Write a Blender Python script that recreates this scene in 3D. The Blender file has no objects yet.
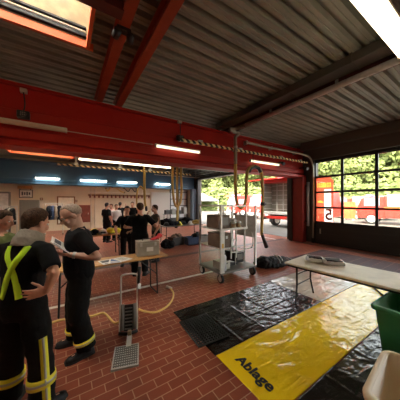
import bpy, bmesh, math, random
from mathutils import Vector, Matrix, Euler, noise
from mathutils.bvhtree import BVHTree
R = math.radians
PI = math.pi
scene = bpy.context.scene
COL = scene.collection

# ------------------------------------------------------------------ camera, sky, sun, exposure
EYE = 1.85
FPX = 207.0
YAW = 32.9
HOR = 201.5
cam_d = bpy.data.cameras.new('camera')
cam = bpy.data.objects.new('camera', cam_d)
COL.objects.link(cam)
cam.location = (0, 0, EYE)
cam.rotation_euler = (R(90), 0, R(-YAW))
cam_d.sensor_width = 36
cam_d.lens = FPX / 400 * 36
cam_d.shift_y = (HOR - 200) / 400
cam_d.clip_start = 0.05
cam_d.clip_end = 400
scene.camera = cam

world = bpy.data.worlds.new('world')
scene.world = world
world.use_nodes = True
wn = world.node_tree
wn.nodes.clear()
wo = wn.nodes.new('ShaderNodeOutputWorld')
wb = wn.nodes.new('ShaderNodeBackground')
ws = wn.nodes.new('ShaderNodeTexSky')
ws.sky_type = 'NISHITA'
ws.sun_disc = False
ws.sun_elevation = R(48)
ws.sun_rotation = R(250)
ws.air_density = 1.0
ws.dust_density = 4.0
ws.ozone_density = 1.0
whs = wn.nodes.new('ShaderNodeHueSaturation')
whs.inputs['Saturation'].default_value = 0.35
wn.links.new(ws.outputs[0], whs.inputs['Color'])
wmx = wn.nodes.new('ShaderNodeMixRGB')
wmx.blend_type = 'MULTIPLY'
wmx.inputs['Fac'].default_value = 1.0
wmx.inputs['Color2'].default_value = (1.0, 0.95, 0.86, 1)
wn.links.new(whs.outputs[0], wmx.inputs['Color1'])
wn.links.new(wmx.outputs[0], wb.inputs['Color'])
wn.links.new(wb.outputs[0], wo.inputs[0])
wb.inputs['Strength'].default_value = 1.05

sun_d = bpy.data.lights.new('sun', 'SUN')
sun = bpy.data.objects.new('sun', sun_d)
COL.objects.link(sun)
sun_d.energy = 2.4
sun_d.angle = R(2)
sun_d.color = (1.0, 0.93, 0.8)
# the sun stands high in the west, behind the building
sun.rotation_euler = Vector((0.62, -0.25, -0.80)).to_track_quat('-Z', 'Y').to_euler()

scene.view_settings.view_transform = 'Standard'
scene.view_settings.look = 'None'
scene.view_settings.gamma = 1.0
scene.view_settings.use_curve_mapping = False
scene.view_settings.exposure = 1.38
scene.cycles.max_bounces = 8
scene.cycles.diffuse_bounces = 5
scene.cycles.transparent_max_bounces = 12
scene.cycles.sample_clamp_indirect = 8.0

TUBE_STRENGTH = 4.0
rng = random.Random(7)

# ------------------------------------------------------------------ helpers: measuring
CA, SA = math.cos(R(YAW)), math.sin(R(YAW))

def floor_pt(px, py, z=0.0):
    """the point of the horizontal plane at height z seen at a pixel of the photograph"""
    d = FPX * (EYE - z) / (py - HOR)
    r = (px - 200) / FPX * d
    return Vector((SA * d + CA * r, CA * d - SA * r, z))

def x_at(px, y):
    """world x on the plane Y = y seen at picture column px"""
    return y * math.tan(R(YAW) + math.atan((px - 200) / FPX))

def z_at(px, py, y):
    """world height on the plane Y = y seen at a pixel"""
    x = x_at(px, y)
    d = SA * x + CA * y
    return EYE + (HOR - py) / FPX * d

# ------------------------------------------------------------------ helpers: materials
M = {}

def mat(name, col, rough=0.5, metal=0.0, var=0.0, vscale=6.0, bump=0.0, bscale=30.0, coat=0.0, spec=0.5, sheen=0.0, emit=None, estr=0.0, col2=None):
    m = bpy.data.materials.new(name)
    m.use_nodes = True
    nt = m.node_tree
    b = nt.nodes['Principled BSDF']
    b.inputs['Base Color'].default_value = (*col, 1)
    b.inputs['Roughness'].default_value = rough
    b.inputs['Metallic'].default_value = metal
    b.inputs['Specular IOR Level'].default_value = spec
    b.inputs['Coat Weight'].default_value = coat
    b.inputs['Sheen Weight'].default_value = sheen
    tc = nt.nodes.new('ShaderNodeTexCoord')
    if var > 0 or col2:
        n = nt.nodes.new('ShaderNodeTexNoise')
        n.inputs['Scale'].default_value = vscale
        n.inputs['Detail'].default_value = 4
        nt.links.new(tc.outputs['Object'], n.inputs['Vector'])
        rp = nt.nodes.new('ShaderNodeValToRGB')
        c2 = col2 or tuple(max(0, c * (1 - var)) for c in col)
        c1 = col if col2 else tuple(min(1, c * (1 + var * 0.6)) for c in col)
        rp.color_ramp.elements[0].position = 0.35
        rp.color_ramp.elements[1].position = 0.65
        rp.color_ramp.elements[0].color = (*c2, 1)
        rp.color_ramp.elements[1].color = (*c1, 1)
        nt.links.new(n.outputs['Fac'], rp.inputs['Fac'])
        nt.links.new(rp.outputs['Color'], b.inputs['Base Color'])
    if bump > 0:
        n2 = nt.nodes.new('ShaderNodeTexNoise')
        n2.inputs['Scale'].default_value = bscale
        n2.inputs['Detail'].default_value = 5
        nt.links.new(tc.outputs['Object'], n2.inputs['Vector'])
        bp = nt.nodes.new('ShaderNodeBump')
        bp.inputs['Strength'].default_value = bump
        bp.inputs['Distance'].default_value = 0.02
        nt.links.new(n2.outputs['Fac'], bp.inputs['Height'])
        nt.links.new(bp.outputs['Normal'], b.inputs['Normal'])
    if emit:
        b.inputs['Emission Color'].default_value = (*emit, 1)
        b.inputs['Emission Strength'].default_value = estr
    M[name] = m
    return m

def tile_mat():
    m = bpy.data.materials.new('quarry_tiles')
    m.use_nodes = True
    nt = m.node_tree
    b = nt.nodes['Principled BSDF']
    tc = nt.nodes.new('ShaderNodeTexCoord')
    br = nt.nodes.new('ShaderNodeTexBrick')
    br.offset = 0.5
    br.inputs['Color1'].default_value = (0.33, 0.078, 0.036, 1)
    br.inputs['Color2'].default_value = (0.25, 0.056, 0.027, 1)
    br.inputs['Mortar'].default_value = (0.52, 0.29, 0.18, 1)
    br.inputs['Scale'].default_value = 1.0
    br.inputs['Mortar Size'].default_value = 0.005
    br.inputs['Mortar Smooth'].default_value = 0.1
    br.inputs['Brick Width'].default_value = 0.218
    br.inputs['Row Height'].default_value = 0.109
    nt.links.new(tc.outputs['Object'], br.inputs['Vector'])
    n = nt.nodes.new('ShaderNodeTexNoise')
    n.inputs['Scale'].default_value = 1.3
    n.inputs['Detail'].default_value = 5
    nt.links.new(tc.outputs['Object'], n.inputs['Vector'])
    rp = nt.nodes.new('ShaderNodeValToRGB')
    rp.color_ramp.elements[0].position = 0.3
    rp.color_ramp.elements[0].color = (0.68, 0.66, 0.66, 1)
    rp.color_ramp.elements[1].position = 0.7
    rp.color_ramp.elements[1].color = (1.05, 1.05, 1.05, 1)
    nt.links.new(n.outputs['Fac'], rp.inputs['Fac'])
    mx = nt.nodes.new('ShaderNodeMixRGB')
    mx.blend_type = 'MULTIPLY'
    mx.inputs['Fac'].default_value = 1
    nt.links.new(br.outputs['Color'], mx.inputs['Color1'])
    nt.links.new(rp.outputs['Color'], mx.inputs['Color2'])
    nt.links.new(mx.outputs['Color'], b.inputs['Base Color'])
    b.inputs['Roughness'].default_value = 0.42
    b.inputs['Specular IOR Level'].default_value = 0.4
    bp = nt.nodes.new('ShaderNodeBump')
    bp.inputs['Strength'].default_value = 0.4
    bp.inputs['Distance'].default_value = 0.004
    bp.invert = True
    nt.links.new(br.outputs['Fac'], bp.inputs['Height'])
    nt.links.new(bp.outputs['Normal'], b.inputs['Normal'])
    M['tiles'] = m

def stripe_mat(name, c1, c2, scale, axis='x', diag=0.0):
    """hazard stripes running diagonally around a bar"""
    m = bpy.data.materials.new(name)
    m.use_nodes = True
    nt = m.node_tree
    b = nt.nodes['Principled BSDF']
    tc = nt.nodes.new('ShaderNodeTexCoord')
    sp = nt.nodes.new('ShaderNodeSeparateXYZ')
    nt.links.new(tc.outputs['Object'], sp.inputs[0])
    ad = nt.nodes.new('ShaderNodeMath')
    ad.operation = 'MULTIPLY_ADD'
    nt.links.new(sp.outputs['Z'], ad.inputs[0])
    ad.inputs[1].default_value = diag
    nt.links.new(sp.outputs[axis.upper()], ad.inputs[2])
    mu = nt.nodes.new('ShaderNodeMath')
    mu.operation = 'MULTIPLY'
    mu.inputs[1].default_value = scale
    nt.links.new(ad.outputs[0], mu.inputs[0])
    fr = nt.nodes.new('ShaderNodeMath')
    fr.operation = 'FRACT'
    nt.links.new(mu.outputs[0], fr.inputs[0])
    gt = nt.nodes.new('ShaderNodeMath')
    gt.operation = 'GREATER_THAN'
    gt.inputs[1].default_value = 0.5
    nt.links.new(fr.outputs[0], gt.inputs[0])
    mx = nt.nodes.new('ShaderNodeMixRGB')
    mx.inputs['Color1'].default_value = (*c1, 1)
    mx.inputs['Color2'].default_value = (*c2, 1)
    nt.links.new(gt.outputs[0], mx.inputs['Fac'])
    nt.links.new(mx.outputs[0], b.inputs['Base Color'])
    b.inputs['Roughness'].default_value = 0.5
    M[name] = m

def glass_mat():
    m = bpy.data.materials.new('glass')
    m.use_nodes = True
    nt = m.node_tree
    nt.nodes.clear()
    o = nt.nodes.new('ShaderNodeOutputMaterial')
    t = nt.nodes.new('ShaderNodeBsdfTransparent')
    t.inputs['Color'].default_value = (0.93, 0.95, 0.93, 1)
    g = nt.nodes.new('ShaderNodeBsdfGlossy')
    g.inputs['Roughness'].default_value = 0.03
    mx = nt.nodes.new('ShaderNodeMixShader')
    mx.inputs['Fac'].default_value = 0.05
    nt.links.new(t.outputs[0], mx.inputs[1])
    nt.links.new(g.outputs[0], mx.inputs[2])
    nt.links.new(mx.outputs[0], o.inputs[0])
    M['glass'] = m

def film_mat(name, col, clear=0.35):
    """coloured foil on a pane: lets light through"""
    m = bpy.data.materials.new(name)
    m.use_nodes = True
    nt = m.node_tree
    nt.nodes.clear()
    o = nt.nodes.new('ShaderNodeOutputMaterial')
    t = nt.nodes.new('ShaderNodeBsdfTransparent')
    t.inputs['Color'].default_value = (*col, 1)
    g = nt.nodes.new('ShaderNodeBsdfTranslucent')
    g.inputs['Color'].default_value = (*col, 1)
    mx = nt.nodes.new('ShaderNodeMixShader')
    mx.inputs['Fac'].default_value = 1 - clear
    nt.links.new(t.outputs[0], mx.inputs[1])
    nt.links.new(g.outputs[0], mx.inputs[2])
    nt.links.new(mx.outputs[0], o.inputs[0])
    M[name] = m

tile_mat()
glass_mat()
film_mat('film_red', (1.0, 0.14, 0.07), 0.5)
film_mat('film_opal', (0.9, 0.9, 0.88), 0.0)
film_mat('film_white', (0.95, 0.88, 0.8), 0.25)
film_mat('film_yellow', (1.0, 0.75, 0.08), 0.5)
stripe_mat('hazard', (0.95, 0.74, 0.36), (0.02, 0.018, 0.015), 5.0, 'x', 1.0)
mat('deck', (0.31, 0.31, 0.25), 0.45, 0.15, var=0.18, vscale=1.5)
mat('girder_red', (0.43, 0.018, 0.010), 0.5, var=0.10, vscale=0.8, spec=0.3)
mat('girder_blue', (0.035, 0.105, 0.20), 0.45, var=0.12, vscale=0.8)
mat('beam_orange', (0.36, 0.055, 0.018), 0.45, var=0.1)
mat('beam_maroon', (0.11, 0.022, 0.016), 0.5, var=0.15)
mat('skylight_rim', (0.85, 0.17, 0.06), 0.5)
mat('skylight_wood', (0.36, 0.27, 0.14), 0.6, var=0.2, vscale=8)
mat('wall_cream', (0.78, 0.67, 0.49), 0.75, var=0.06, vscale=1.2)
mat('wall_white', (0.75, 0.72, 0.66), 0.6)
mat('wall_dark', (0.12, 0.10, 0.085), 0.7)
mat('door_dark', (0.022, 0.019, 0.017), 0.42)
mat('frame_blue', (0.16, 0.20, 0.25), 0.4, 0.3)
mat('steel', (0.62, 0.61, 0.57), 0.32, 0.45, var=0.12, vscale=9)
mat('zinc', (0.58, 0.57, 0.53), 0.42, 0.35, var=0.12, vscale=14)
mat('pipe_grey', (0.33, 0.28, 0.22), 0.4, 0.4)
mat('pipe_white', (0.72, 0.74, 0.76), 0.4)
mat('black_metal', (0.02, 0.02, 0.02), 0.4, 0.3)
mat('black_plastic', (0.018, 0.018, 0.018), 0.4)
mat('rubber', (0.020, 0.019, 0.018), 0.75)
mat('lamp_body', (0.60, 0.53, 0.44), 0.5)
mat('tube', (0.6, 0.5, 0.3), 0.4, emit=(1.0, 0.90, 0.60), estr=0.75)
mat('tube_large', (1, 0.95, 0.8), 0.4, emit=(1.0, 0.84, 0.58), estr=TUBE_STRENGTH * 0.7)
mat('tube_cool', (1, 0.98, 0.9), 0.4, emit=(1.0, 0.90, 0.68), estr=TUBE_STRENGTH * 3.5)
mat('tube_off', (0.60, 0.44, 0.33), 0.5)
mat('line_white', (0.88, 0.82, 0.73), 0.5, var=0.15, vscale=12)
mat('ply', (0.90, 0.83, 0.69), 0.5, var=0.1, vscale=5)
mat('wood_orange', (0.58, 0.30, 0.10), 0.42, var=0.18, vscale=7)
mat('wood_brown', (0.30, 0.15, 0.06), 0.5, var=0.2)
mat('paper', (0.80, 0.78, 0.72), 0.7)
mat('print_dark', (0.10, 0.10, 0.11), 0.7)
mat('print_blue', (0.10, 0.17, 0.35), 0.7)
def sheet_mat(name, col, rough, strength):
    m = mat(name, col, rough, spec=0.6)
    nt = m.node_tree
    b = nt.nodes['Principled BSDF']
    tc = nt.nodes.new('ShaderNodeTexCoord')
    prev = None
    for sc_, dist, di, rot in ((2.6, 1.2, 0.010, 0.6), (7.0, 1.5, 0.0022, -0.4)):
        mp = nt.nodes.new('ShaderNodeMapping')
        mp.inputs['Rotation'].default_value = (0, 0, rot)
        mp.inputs['Scale'].default_value = (1.0, 2.2, 1.0)
        nt.links.new(tc.outputs['Object'], mp.inputs['Vector'])
        n = nt.nodes.new('ShaderNodeTexNoise')
        n.inputs['Scale'].default_value = sc_
        n.inputs['Detail'].default_value = 2
        n.inputs['Distortion'].default_value = dist
        nt.links.new(mp.outputs['Vector'], n.inputs['Vector'])
        bp = nt.nodes.new('ShaderNodeBump')
        bp.inputs['Strength'].default_value = strength
        bp.inputs['Distance'].default_value = di * 4
        nt.links.new(n.outputs['Fac'], bp.inputs['Height'])
        if prev:
            nt.links.new(prev.outputs['Normal'], bp.inputs['Normal'])
        prev = bp
    nt.links.new(prev.outputs['Normal'], b.inputs['Normal'])
sheet_mat('mat_black', (0.012, 0.011, 0.010), 0.17, 0.5)
sheet_mat('mat_yellow', (0.95, 0.66, 0.012), 0.17, 0.4)
sheet_mat('mat_pale', (0.60, 0.55, 0.46), 0.15, 0.5)
mat('mat_letters', (0.012, 0.012, 0.012), 0.5)
mat('tub_green', (0.05, 0.29, 0.125), 0.42, var=0.06)
mat('tub_beige', (0.84, 0.70, 0.49), 0.45, var=0.05)
mat('hose_yellow', (0.80, 0.58, 0.18), 0.5)
mat('hose_ochre', (0.50, 0.32, 0.07), 0.5, bump=0.3, bscale=60)
mat('skin', (0.60, 0.30, 0.19), 0.5, var=0.08, vscale=12)
mat('skin_pale', (0.68, 0.40, 0.28), 0.5, var=0.08, vscale=12)
mat('hair_brown', (0.085, 0.042, 0.02), 0.7, var=0.5, vscale=60, bump=0.8, bscale=90, spec=0.2)
mat('hair_black', (0.015, 0.012, 0.01), 0.5, var=0.3, vscale=60, bump=0.8, bscale=90)
mat('hair_grey', (0.34, 0.25, 0.18), 0.6, var=0.3, vscale=60, bump=0.6, bscale=120)
mat('cloth_black', (0.0065, 0.0065, 0.0075), 0.85, bump=0.6, bscale=9, spec=0.15)
mat('cloth_navy', (0.014, 0.016, 0.024), 0.8, bump=0.5, bscale=9, spec=0.15)
mat('cloth_trouser', (0.008, 0.007, 0.0065), 0.85, bump=0.5, bscale=10, spec=0.15)
mat('cloth_olive', (0.10, 0.075, 0.045), 0.85, bump=0.4, bscale=10)
mat('cloth_grey', (0.30, 0.25, 0.19), 0.9, bump=0.5, bscale=30)
mat('cloth_white', (0.72, 0.70, 0.68), 0.85, bump=0.4, bscale=10)
mat('cloth_pink', (0.70, 0.42, 0.38), 0.85)
mat('cloth_red', (0.55, 0.03, 0.035), 0.8, bump=0.3, bscale=20)
mat('cloth_green', (0.16, 0.20, 0.06), 0.85, bump=0.3, bscale=20)
mat('cloth_blue', (0.05, 0.08, 0.16), 0.85, bump=0.4, bscale=12)
mat('neon', (0.62, 1.0, 0.02), 0.6, emit=None)
mat('neon_yellow', (0.80, 0.72, 0.03), 0.55)
mat('reflective', (0.45, 0.43, 0.36), 0.35, 0.3)
mat('leather', (0.009, 0.008, 0.008), 0.5, bump=0.3, bscale=40, spec=0.3)
mat('eye_white', (0.8, 0.78, 0.74), 0.2)
mat('eye_dark', (0.03, 0.02, 0.015), 0.2)
mat('glasses_frame', (0.02, 0.015, 0.012), 0.3)
mat('alu_box', (0.42, 0.40, 0.33), 0.4, 0.35, var=0.12)
mat('brown_box', (0.15, 0.105, 0.075), 0.6, var=0.2)
mat('brass', (0.34, 0.25, 0.14), 0.35, 0.6)
mat('rust_red', (0.24, 0.06, 0.04), 0.5, var=0.2)
mat('fire_red', (0.55, 0.025, 0.016), 0.35, coat=0.3)
mat('fire_orange', (0.55, 0.09, 0.025), 0.4)
mat('yellow_paint', (0.60, 0.36, 0.03), 0.45)
mat('silver_panel', (0.28, 0.26, 0.22), 0.5, 0.2)
mat('win_dark', (0.05, 0.06, 0.07), 0.1)
mat('win_sky', (0.22, 0.25, 0.30), 0.1)
mat('asphalt', (0.085, 0.078, 0.066), 0.9, var=0.1, vscale=2)
mat('leaf_light', (0.15, 0.185, 0.06), 0.8, var=0.12, spec=0.15, vscale=0.8)
mat('leaf_mid', (0.12, 0.155, 0.05), 0.8, var=0.12, spec=0.15, vscale=0.8)
mat('bark', (0.16, 0.11, 0.07), 0.9)
mat('tent_white', (0.20, 0.20, 0.197), 0.7)
mat('house_plaster', (0.16, 0.095, 0.06), 0.8)
mat('house_orange', (0.22, 0.105, 0.04), 0.7)
mat('plastic_bag', (0.62, 0.62, 0.60), 0.18, bump=0.8, bscale=30, spec=0.8)
mat('dark_bag', (0.012, 0.012, 0.013), 0.6, spec=0.2)
mat('grate', (0.20, 0.19, 0.17), 0.5, 0.5)

# ------------------------------------------------------------------ helpers: mesh building
def basis(d):
    d = d.normalized()
    a = Vector((0, 0, 1)) if abs(d.z) < 0.9 else Vector((1, 0, 0))
    u = a.cross(d).normalized()
    return u, d.cross(u).normalized(), d

class MB:
    def __init__(self):
        self.bm = bmesh.new()
    def _mi(self, n0, mi):
        if mi:
            self.bm.faces.ensure_lookup_table()
            for f in self.bm.faces[n0:]:
                f.material_index = mi
    def box(self, c, s, rot=(0, 0, 0), mi=0, bevel=0.0):
        n0 = len(self.bm.faces)
        mtx = Matrix.Translation(Vector(c)) @ Euler(rot).to_matrix().to_4x4() @ Matrix.Diagonal((s[0], s[1], s[2], 1))
        t = bmesh.new()
        bmesh.ops.create_cube(t, size=1, matrix=mtx)
        if bevel > 0:
            bmesh.ops.bevel(t, geom=list(t.edges), offset=bevel, segments=2, affect='EDGES', profile=0.5)
        self.merge(t)
        self._mi(n0, mi)
        return self
    def merge(self, t):
        vm = {}
        for v in t.verts:
            vm[v] = self.bm.verts.new(v.co)
        for f in t.faces:
            try:
                nf = self.bm.faces.new([vm[v] for v in f.verts])
                nf.material_index = f.material_index
            except ValueError:
                pass
        t.free()
    def rings(self, rings, mi=0, caps=True, closed=False):
        n0 = len(self.bm.faces)
        vr = [[self.bm.verts.new(p) for p in r] for r in rings]
        n = len(vr[0])
        pairs = list(zip(vr[:-1], vr[1:]))
        if closed:
            pairs.append((vr[-1], vr[0]))
        for a, b in pairs:
            for i in range(n):
                j = (i + 1) % n
                self.bm.faces.new((a[i], a[j], b[j], b[i]))
        if caps and not closed:
            self.bm.faces.new(list(reversed(vr[0])))
            self.bm.faces.new(vr[-1])
        self._mi(n0, mi)
        return self
    def tube(self, pts, r, seg=8, mi=0, closed=False, round_ends=False, squash=None):
        pts = [Vector(p) for p in pts]
        n = len(pts)
        rs = list(r) if isinstance(r, (list, tuple)) else [r] * n
        dirs = []
        for i in range(n):
            if closed:
                d = pts[(i + 1) % n] - pts[i - 1]
            else:
                d = pts[min(i + 1, n - 1)] - pts[max(i - 1, 0)]
            dirs.append(d.normalized() if d.length > 1e-9 else Vector((0, 0, 1)))
        u, v, _ = basis(dirs[0])
        out = []
        seq = list(zip(pts, dirs, rs))
        if round_ends and not closed:
            p, d, q = seq[0]
            pre = [(p - d * q * math.cos(a), d, q * math.sin(a)) for a in (R(15), R(45), R(70))]
            p, d, q = seq[-1]
            post = [(p + d * q * math.cos(a), d, q * math.sin(a)) for a in (R(70), R(45), R(15))]
            seq = pre + seq + post
        for p, d, q in seq:
            u = (u - d * u.dot(d)).normalized()
            v = d.cross(u)
            sq = squash or (1, 1)
            out.append([p + (u * math.cos(2 * PI * k / seg) * sq[0] + v * math.sin(2 * PI * k / seg) * sq[1]) * q for k in range(seg)])
        return self.rings(out, mi, closed=closed)
    def cyl(self, p0, p1, r0, r1=None, seg=16, mi=0):
        return self.tube([p0, p1], [r0, r0 if r1 is None else r1], seg, mi)
    def ell(self, c, rad, rot=None, mi=0, seg=14, nr=9):
        c = Vector(c)
        m = rot if rot is not None else Matrix.Identity(3)
        rr = []
        for i in range(nr):
            a = PI * (i + 0.5) / nr
            rr.append([c + m @ Vector((rad[0] * math.sin(a) * math.cos(2 * PI * k / seg), rad[1] * math.sin(a) * math.sin(2 * PI * k / seg), -rad[2] * math.cos(a))) for k in range(seg)])
        return self.rings(rr, mi)
    def prism(self, poly, z0, z1, mi=0):
        """vertical extrusion of a 2-D polygon"""
        return self.rings([[Vector((x, y, z0)) for x, y in poly], [Vector((x, y, z1)) for x, y in poly]], mi)
    def extr(self, poly, axis, a0, a1, mi=0):
        """extrude a 2-D polygon along x ('x': poly in y,z) or y ('y': poly in x,z)"""
        f = (lambda p, a: Vector((a, p[0], p[1]))) if axis == 'x' else (lambda p, a: Vector((p[0], a, p[1])))
        return self.rings([[f(p, a0) for p in poly], [f(p, a1) for p in poly]], mi)
    def grid(self, x0, x1, y0, y1, nx, ny, zf, mi=0, thick=0.003):
        n0 = len(self.bm.faces)
        vs = [[self.bm.verts.new((x0 + (x1 - x0) * i / nx, y0 + (y1 - y0) * j / ny, zf(x0 + (x1 - x0) * i / nx, y0 + (y1 - y0) * j / ny))) for i in range(nx + 1)] for j in range(ny + 1)]
        for j in range(ny):
            for i in range(nx):
                self.bm.faces.new((vs[j][i], vs[j][i + 1], vs[j + 1][i + 1], vs[j + 1][i]))
        loop = [vs[0][i] for i in range(nx + 1)] + [vs[j][nx] for j in range(1, ny + 1)] + [vs[ny][i] for i in range(nx - 1, -1, -1)] + [vs[j][0] for j in range(ny - 1, 0, -1)]
        low = [self.bm.verts.new((v.co.x, v.co.y, min(0.0005, v.co.z - thick))) for v in loop]
        for i in range(len(loop)):
            j = (i + 1) % len(loop)
            self.bm.faces.new((low[i], low[j], loop[j], loop[i]))
        self.bm.faces.new(list(reversed(low)))
        self._mi(n0, mi)
        return self
    def build(self, name, mats, parent=None, smooth=False, loc=None, rot=None, recalc=True):
        if recalc:
            bmesh.ops.recalc_face_normals(self.bm, faces=self.bm.faces)
        me = bpy.data.meshes.new(name)
        self.bm.to_mesh(me)
        self.bm.free()
        return link_mesh(name, me, mats, parent, smooth, loc, rot)

def link_mesh(name, me, mats, parent=None, smooth=False, loc=None, rot=None):
    if not isinstance(mats, (list, tuple)):
        mats = [mats]
    mids = [p.material_index for p in me.polygons]
    me.materials.clear()
    for m in mats:
        me.materials.append(M[m] if isinstance(m, str) else m)
    if len(mats) > 1:
        me.polygons.foreach_set('material_index', [min(i, len(mats) - 1) for i in mids])
    else:
        me.polygons.foreach_set('material_index', [0] * len(mids))
    if smooth:
        me.polygons.foreach_set('use_smooth', [True] * len(me.polygons))
    o = bpy.data.objects.new(name, me)
    COL.objects.link(o)
    if parent is not None:
        o.parent = parent
    if loc is not None:
        o.location = loc
    if rot is not None:
        o.rotation_euler = rot
    return o

def tag(o, label=None, cat=None, group=None, kind=None):
    if label: o['label'] = label
    if cat: o['category'] = cat
    if group: o['group'] = group
    if kind: o['kind'] = kind
    return o

def thing(name, label, cat, loc=(0, 0, 0), rz=0.0, group=None, kind=None):
    o = bpy.data.objects.new(name, None)
    COL.objects.link(o)
    o.location = loc
    o.rotation_euler = (0, 0, rz)
    o.empty_display_size = 0.1
    return tag(o, label, cat, group, kind)

def copy_tree(o, parent=None):
    c = o.copy()
    COL.objects.link(c)
    if parent is not None:
        c.parent = parent
    for ch in list(o.children):
        copy_tree(ch, c)
    return c

def remeshed(mb, name, mats, parent, voxel=0.01, smooth_it=4, disp=0.0, dscale=0.15):
    """closed overlapping shapes fused into one continuous skin"""
    bmesh.ops.recalc_face_normals(mb.bm, faces=mb.bm.faces)
    me = bpy.data.meshes.new(name + '_src')
    mb.bm.to_mesh(me)
    mb.bm.free()
    o = bpy.data.objects.new(name + '_src', me)
    COL.objects.link(o)
    r = o.modifiers.new('r', 'REMESH')
    r.mode = 'VOXEL'
    r.voxel_size = voxel
    s = o.modifiers.new('s', 'SMOOTH')
    s.factor = 0.5
    s.iterations = smooth_it
    dg = bpy.context.evaluated_depsgraph_get()
    dg.update()
    m2 = bpy.data.meshes.new_from_object(o.evaluated_get(dg))
    bpy.data.objects.remove(o)
    bpy.data.meshes.remove(me)
    if disp > 0:
        new = []
        for v, nv in zip([v.co.copy() for v in m2.vertices], [v.normal.copy() for v in m2.vertices]):
            n = noise.noise(v / dscale) + 0.5 * noise.noise(v / dscale * 2.3 + Vector((3, 1, 7)))
            new.extend(v + nv * (disp * n))
        m2.vertices.foreach_set('co', new)
        m2.update()
    m2.name = name
    return link_mesh(name, m2, mats, parent, True)

def text_mesh(body, size, extrude=0.001, bold=0.0):
    cu = bpy.data.curves.new('lettering', 'FONT')
    cu.body = body
    cu.size = size
    cu.extrude = extrude
    cu.offset = bold
    cu.space_character = 1.06
    cu.align_x = 'CENTER'
    cu.align_y = 'CENTER'
    o = bpy.data.objects.new('lettering_src', cu)
    COL.objects.link(o)
    dg = bpy.context.evaluated_depsgraph_get()
    dg.update()
    me = bpy.data.meshes.new_from_object(o.evaluated_get(dg))
    bpy.data.objects.remove(o)
    return me

def smooth_path(pts, n=8, closed=False):
    """Catmull-Rom through the points"""
    pts = [Vector(p) for p in pts]
    out = []
    m = len(pts)
    for i in range(m - 1):
        p0, p1, p2, p3 = pts[max(i - 1, 0)], pts[i], pts[i + 1], pts[min(i + 2, m - 1)]
        for k in range(n):
            t = k / n
            out.append(0.5 * ((2 * p1) + (p2 - p0) * t + (2 * p0 - 5 * p1 + 4 * p2 - p3) * t * t + (3 * p1 - p0 - 3 * p2 + p3) * t ** 3))
    out.append(pts[-1])
    return out

def single(name, mb, mats, label, cat, group=None, kind=None, smooth=False, loc=None, rot=None):
    return tag(mb.build(name, mats, None, smooth, loc, rot), label, cat, group, kind)


# ================================================================== the building
XW, YB, ZC = 9.4, 16.0, 4.45          # right wall, back wall, underside of the roof deck
XL, YF = -6.0, -5.0
YG = 5.65                             # centre line of the red girder

def structure(name, mb, mats, label, parent=None, smooth=False):
    o = mb.build(name, mats, parent, smooth)
    if parent is None:
        tag(o, label, None, None, 'structure')
    return o

structure('floor', MB().box(((XL + XW) / 2, (YF + YB) / 2, -0.1), (XW - XL + 0.3, YB - YF, 0.2)), 'tiles', 'red brown quarry tile floor of the vehicle hall')
structure('ground', MB().box((41, 10, -0.12), (62.6, 110, 0.2)), 'asphalt', 'pale sunlit asphalt yard outside the hall doors')

# corrugated roof deck, ribs along x
def deck_mb(y0, y1, z, holes):
    mb = MB()
    per, h = 0.232, 0.08
    prof = []
    y = y0
    while y < y1:
        prof += [(y, z), (y + 0.055, z), (y + 0.061, z + 0.010), (y + 0.071, z + 0.010), (y + 0.077, z), (y + 0.132, z), (y + 0.150, z + h), (y + 0.214, z + h)]
        y += per
    spans = []
    xs = sorted(set([XL - 0.1, XW + 0.1] + [a for hl in holes for a in hl[:2]]))
    for i in range(len(prof) - 1):
        (ya, za), (yb, zb) = prof[i], prof[i + 1]
        for xa, xb in zip(xs[:-1], xs[1:]):
            if any(hl[0] <= (xa + xb) / 2 <= hl[1] and hl[2] <= (ya + yb) / 2 <= hl[3] for hl in holes):
                continue
            mb.bm.faces.new([mb.bm.verts.new(p) for p in ((xa, ya, za), (xb, ya, za), (xb, yb, zb), (xa, yb, zb))])
    bmesh.ops.remove_doubles(mb.bm, verts=mb.bm.verts, dist=0.0005)
    return mb
SKY1 = (-3.6, 0.30, 2.30, 3.86)       # skylight of the near bay
SKY2 = (-2.4, 0.35, 12.6, 14.2)       # skylight of the far bay
FILL_SKY_L = (-3.4, 0.2, 10.2, 12.0)  # added out of view to bring more daylight to the back wall
FILL_SKY_M = (1.4, 4.2, 10.2, 12.0)  # second unseen opening, also added to brighten the far bay
SKYS = [SKY1, SKY2, FILL_SKY_L, FILL_SKY_M]
dm = deck_mb(YF, YB + 0.1, ZC, SKYS)
structure('ceiling', dm, 'deck', 'grey corrugated metal roof deck')
rf = MB()
rxs = sorted(set([XL - .3, XW + .4] + [q[0] - .05 for q in SKYS] + [q[1] + .05 for q in SKYS]))
rys = sorted(set([YF, YB + .3] + [q[2] - .05 for q in SKYS] + [q[3] + .05 for q in SKYS]))
for x0, x1 in zip(rxs[:-1], rxs[1:]):
    for y0, y1 in zip(rys[:-1], rys[1:]):
        xm, ym = (x0 + x1) / 2, (y0 + y1) / 2
        if not any(q[0] - .05 < xm < q[1] + .05 and q[2] - .05 < ym < q[3] + .05 for q in SKYS):
            rf.box((xm, ym, ZC + 0.2), (x1 - x0, y1 - y0, 0.1))
structure('roof', rf, 'wall_dark', 'roof build-up above the corrugated deck')

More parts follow.
